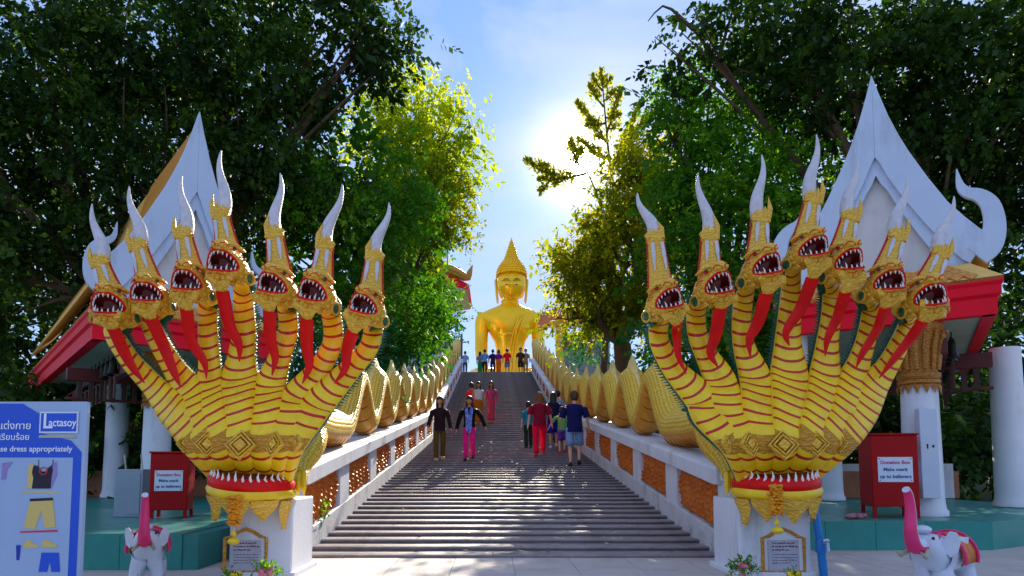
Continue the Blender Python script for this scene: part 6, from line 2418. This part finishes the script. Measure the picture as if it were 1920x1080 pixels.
pot(1395, 1060, 5.35, 'small pot of green leaves and pink flowers left of the right pedestal', LM_mid, mat('petal_pink', S(236, 130, 160), .6, 0, .2, 20, .1), 7, k_=0.62)
pot(1490, 1070, 5.1, 'bowl of yellow marigolds in front of the right pedestal', LM_mid, mat('petal_yellow', S(246, 196, 40), .6, 0, .2, 20, .1), 20, S(200, 160, 60), 0.5)
pot(440, 1068, 5.1, 'bowl of yellow marigolds in front of the left pedestal', LM_mid, mat('petal_yellow', S(246, 196, 40), .6), 20, S(200, 160, 60), 0.5)
pot(498, 1055, 5.3, 'small pot of pink flowers at the left pedestal', LM_mid, mat('petal_pink', S(236, 130, 160), .6), 14, k_=0.62)
pot(246, 1060, 4.75, 'yellow flowers standing before the left elephant statue', LM_mid, mat('petal_yellow', S(246, 196, 40), .6), 16, k_=0.5)

# dress-code signboard at the left edge of the picture
YS = 4.2
xr, xl, zt_, zb_ = U(163, 753, YS).x, U(163, 753, YS).x - 1.35, U(163, 753, YS).z, 0.18
sg = thing('signboard', ((xl + xr) / 2, YS, 0), 'white and blue dress-code signboard at the left edge', 'signboard')
M_sb = mat('sign_blue', S(24, 80, 206), .4, 0, .03, 3, 0)
M_sbd = mat('sign_deep_blue', S(16, 52, 168), .4, 0, .03, 3, 0)
q = MB()
q.box(((xl + xr) / 2, YS + 0.02, (zt_ + zb_) / 2), (xr - xl, 0.04, zt_ - zb_))
M_sw = mat('sign_white', S(160, 182, 214), .5, 0, .03, 3, 0)
bd_ = q.build('board', M_sw, sg, bevel=0.004)
for xx in (xl + 0.1, xr - 0.1):
    q = MB()
    q.box((xx, YS + 0.065, zt_ / 2 - 0.05), (0.05, 0.045, zt_ - 0.1))
    q.build('post', M_iron, sg)
X = lambda px: U(px, 900, YS).x
Z = lambda py: U(100, py, YS).z


def flat(poly, m, name, lift, parent=bd_):
    q = MB()
    q.prism([Vector((X(a), YS - 0.001 - lift, Z(b))) for a, b in poly], (0, 0.001, 0))
    return q.build(name, m, parent, smooth=False)


flat([(-160, 757), (36, 757), (72, 778), (72, 812), (130, 826), (151, 848), (151, 1085), (-160, 1085)], M_sb, 'blue_field', 0.002)
flat([(-150, 858), (136, 858), (136, 1090), (-150, 1090)], M_sw, 'picture_field', 0.004)
flat([(70, 772), (143, 772), (143, 812), (70, 812)], M_paper, 'logo_border', 0.006)
flat([(73, 775), (140, 775), (140, 809), (73, 809)], M_sb, 'logo_field', 0.008)
flat([(70, 816), (139, 816), (139, 821), (70, 821)], M_soff, 'strapline', 0.006)
M_wt = mat('lettering_white', S(238, 242, 250), .5, 0, 0, 5, 0)
ps = YS / F
text('L', 40 * ps, M_wt, bd_, (X(76), YS - 0.010, Z(791)), (R(90), 0, 0), 'LEFT', bold=0.001)
text('actasoy', 21 * ps, M_wt, bd_, (X(88), YS - 0.010, Z(793)), (R(90), 0, 0), 'LEFT', bold=0.0008, sx=0.82)
text('กรุณาแต่งกาย', 19 * ps, M_wt, bd_, (X(55), YS - 0.006, Z(799)), (R(90), 0, 0), 'RIGHT', bold=0.0004)
text('สุภาพเรียบร้อย', 16 * ps, M_wt, bd_, (X(53), YS - 0.006, Z(820)), (R(90), 0, 0), 'RIGHT', bold=0.0003)
text('Please dress appropriately', 15 * ps, M_wt, bd_, (X(134), YS - 0.006, Z(842)), (R(90), 0, 0), 'RIGHT', bold=0.0005)
M_blk = mat('print_black', S(30, 22, 40), .6, 0, 0, 5, 0)
M_lil = mat('print_lilac', S(150, 130, 190), .6, 0, 0, 5, 0)
M_cr = mat('print_cream', S(216, 190, 110), .6, 0, 0, 5, 0)
M_rd = mat('print_red', S(210, 60, 70), .6, 0, 0, 5, 0)


def vest(x0, y0, s, m):
    sh = [(0, 16), (3, 10), (10, 12), (16, 22), (24, 22), (30, 14), (36, 10), (38, 20), (36, 32), (35, 54), (0, 54), (2, 34), (-1, 24)]
    flat([(x0 + a * s, y0 + b * s) for a, b in sh], m, 'picture_of_vest', 0.008)
    flat([(x0 + 10 * s, y0), (x0 + 11 * s, y0), (x0 + 11 * s, y0 + 13 * s), (x0 + 10 * s, y0 + 13 * s)], m, 'strap', 0.008)
    flat([(x0 + 37 * s, y0), (x0 + 38 * s, y0), (x0 + 37.5 * s, y0 + 12 * s), (x0 + 36.5 * s, y0 + 12 * s)], m, 'strap', 0.008)


flat([(54, 872), (62, 868), (66, 915), (52, 915)], M_cr, 'picture_of_sleeve', 0.007)
flat([(98, 868), (106, 866), (108, 890), (98, 916)], M_lil, 'picture_of_sleeve', 0.007)
vest(62, 862, 1.0, M_blk)
q = MB()
q.tube([Vector((X(83 + 7 * math.cos(t)), YS - 0.012, Z(883 + 7 * math.sin(t)))) for t in np.linspace(0, 2 * math.pi, 17)], 0.0035, 5, caps=False)
q.build('warning_ring', M_rd, bd_)
flat([(44, 921), (112, 921), (112, 924), (44, 924)], M_cr, 'caption', 0.006)
flat([(60, 936), (102, 934), (110, 988), (90, 990), (82, 958), (72, 992), (50, 990)], M_cr, 'picture_of_trousers', 0.007)
flat([(60, 935), (102, 933), (103, 938), (59.5, 940)], M_blk, 'picture_of_belt', 0.008)
flat([(44, 996), (114, 993), (114, 997), (44, 999)], M_rd, 'caption', 0.006)
flat([(52, 1022), (56, 1012), (64, 1013), (72, 1020), (80, 1022), (80, 1027), (52, 1027)], M_cr, 'picture_of_shoe', 0.007)
flat([(86, 1021), (90, 1011), (98, 1012), (106, 1019), (114, 1021), (114, 1026), (86, 1026)], M_cr, 'picture_of_shoe', 0.007)
flat([(86, 1036), (118, 1036), (122, 1072), (106, 1072), (102, 1052), (98, 1072), (82, 1072)], M_sb, 'picture_of_shorts', 0.007)
flat([(38, 1022), (47, 1022), (45, 1050), (40, 1050)], M_sbd, 'picture_of_figure', 0.007)
vest(-40, 866, 0.9, M_lil)
flat([(4, 868), (24, 866), (14, 880), (12, 898), (4, 900)], M_lil, 'picture_of_skirt', 0.007)
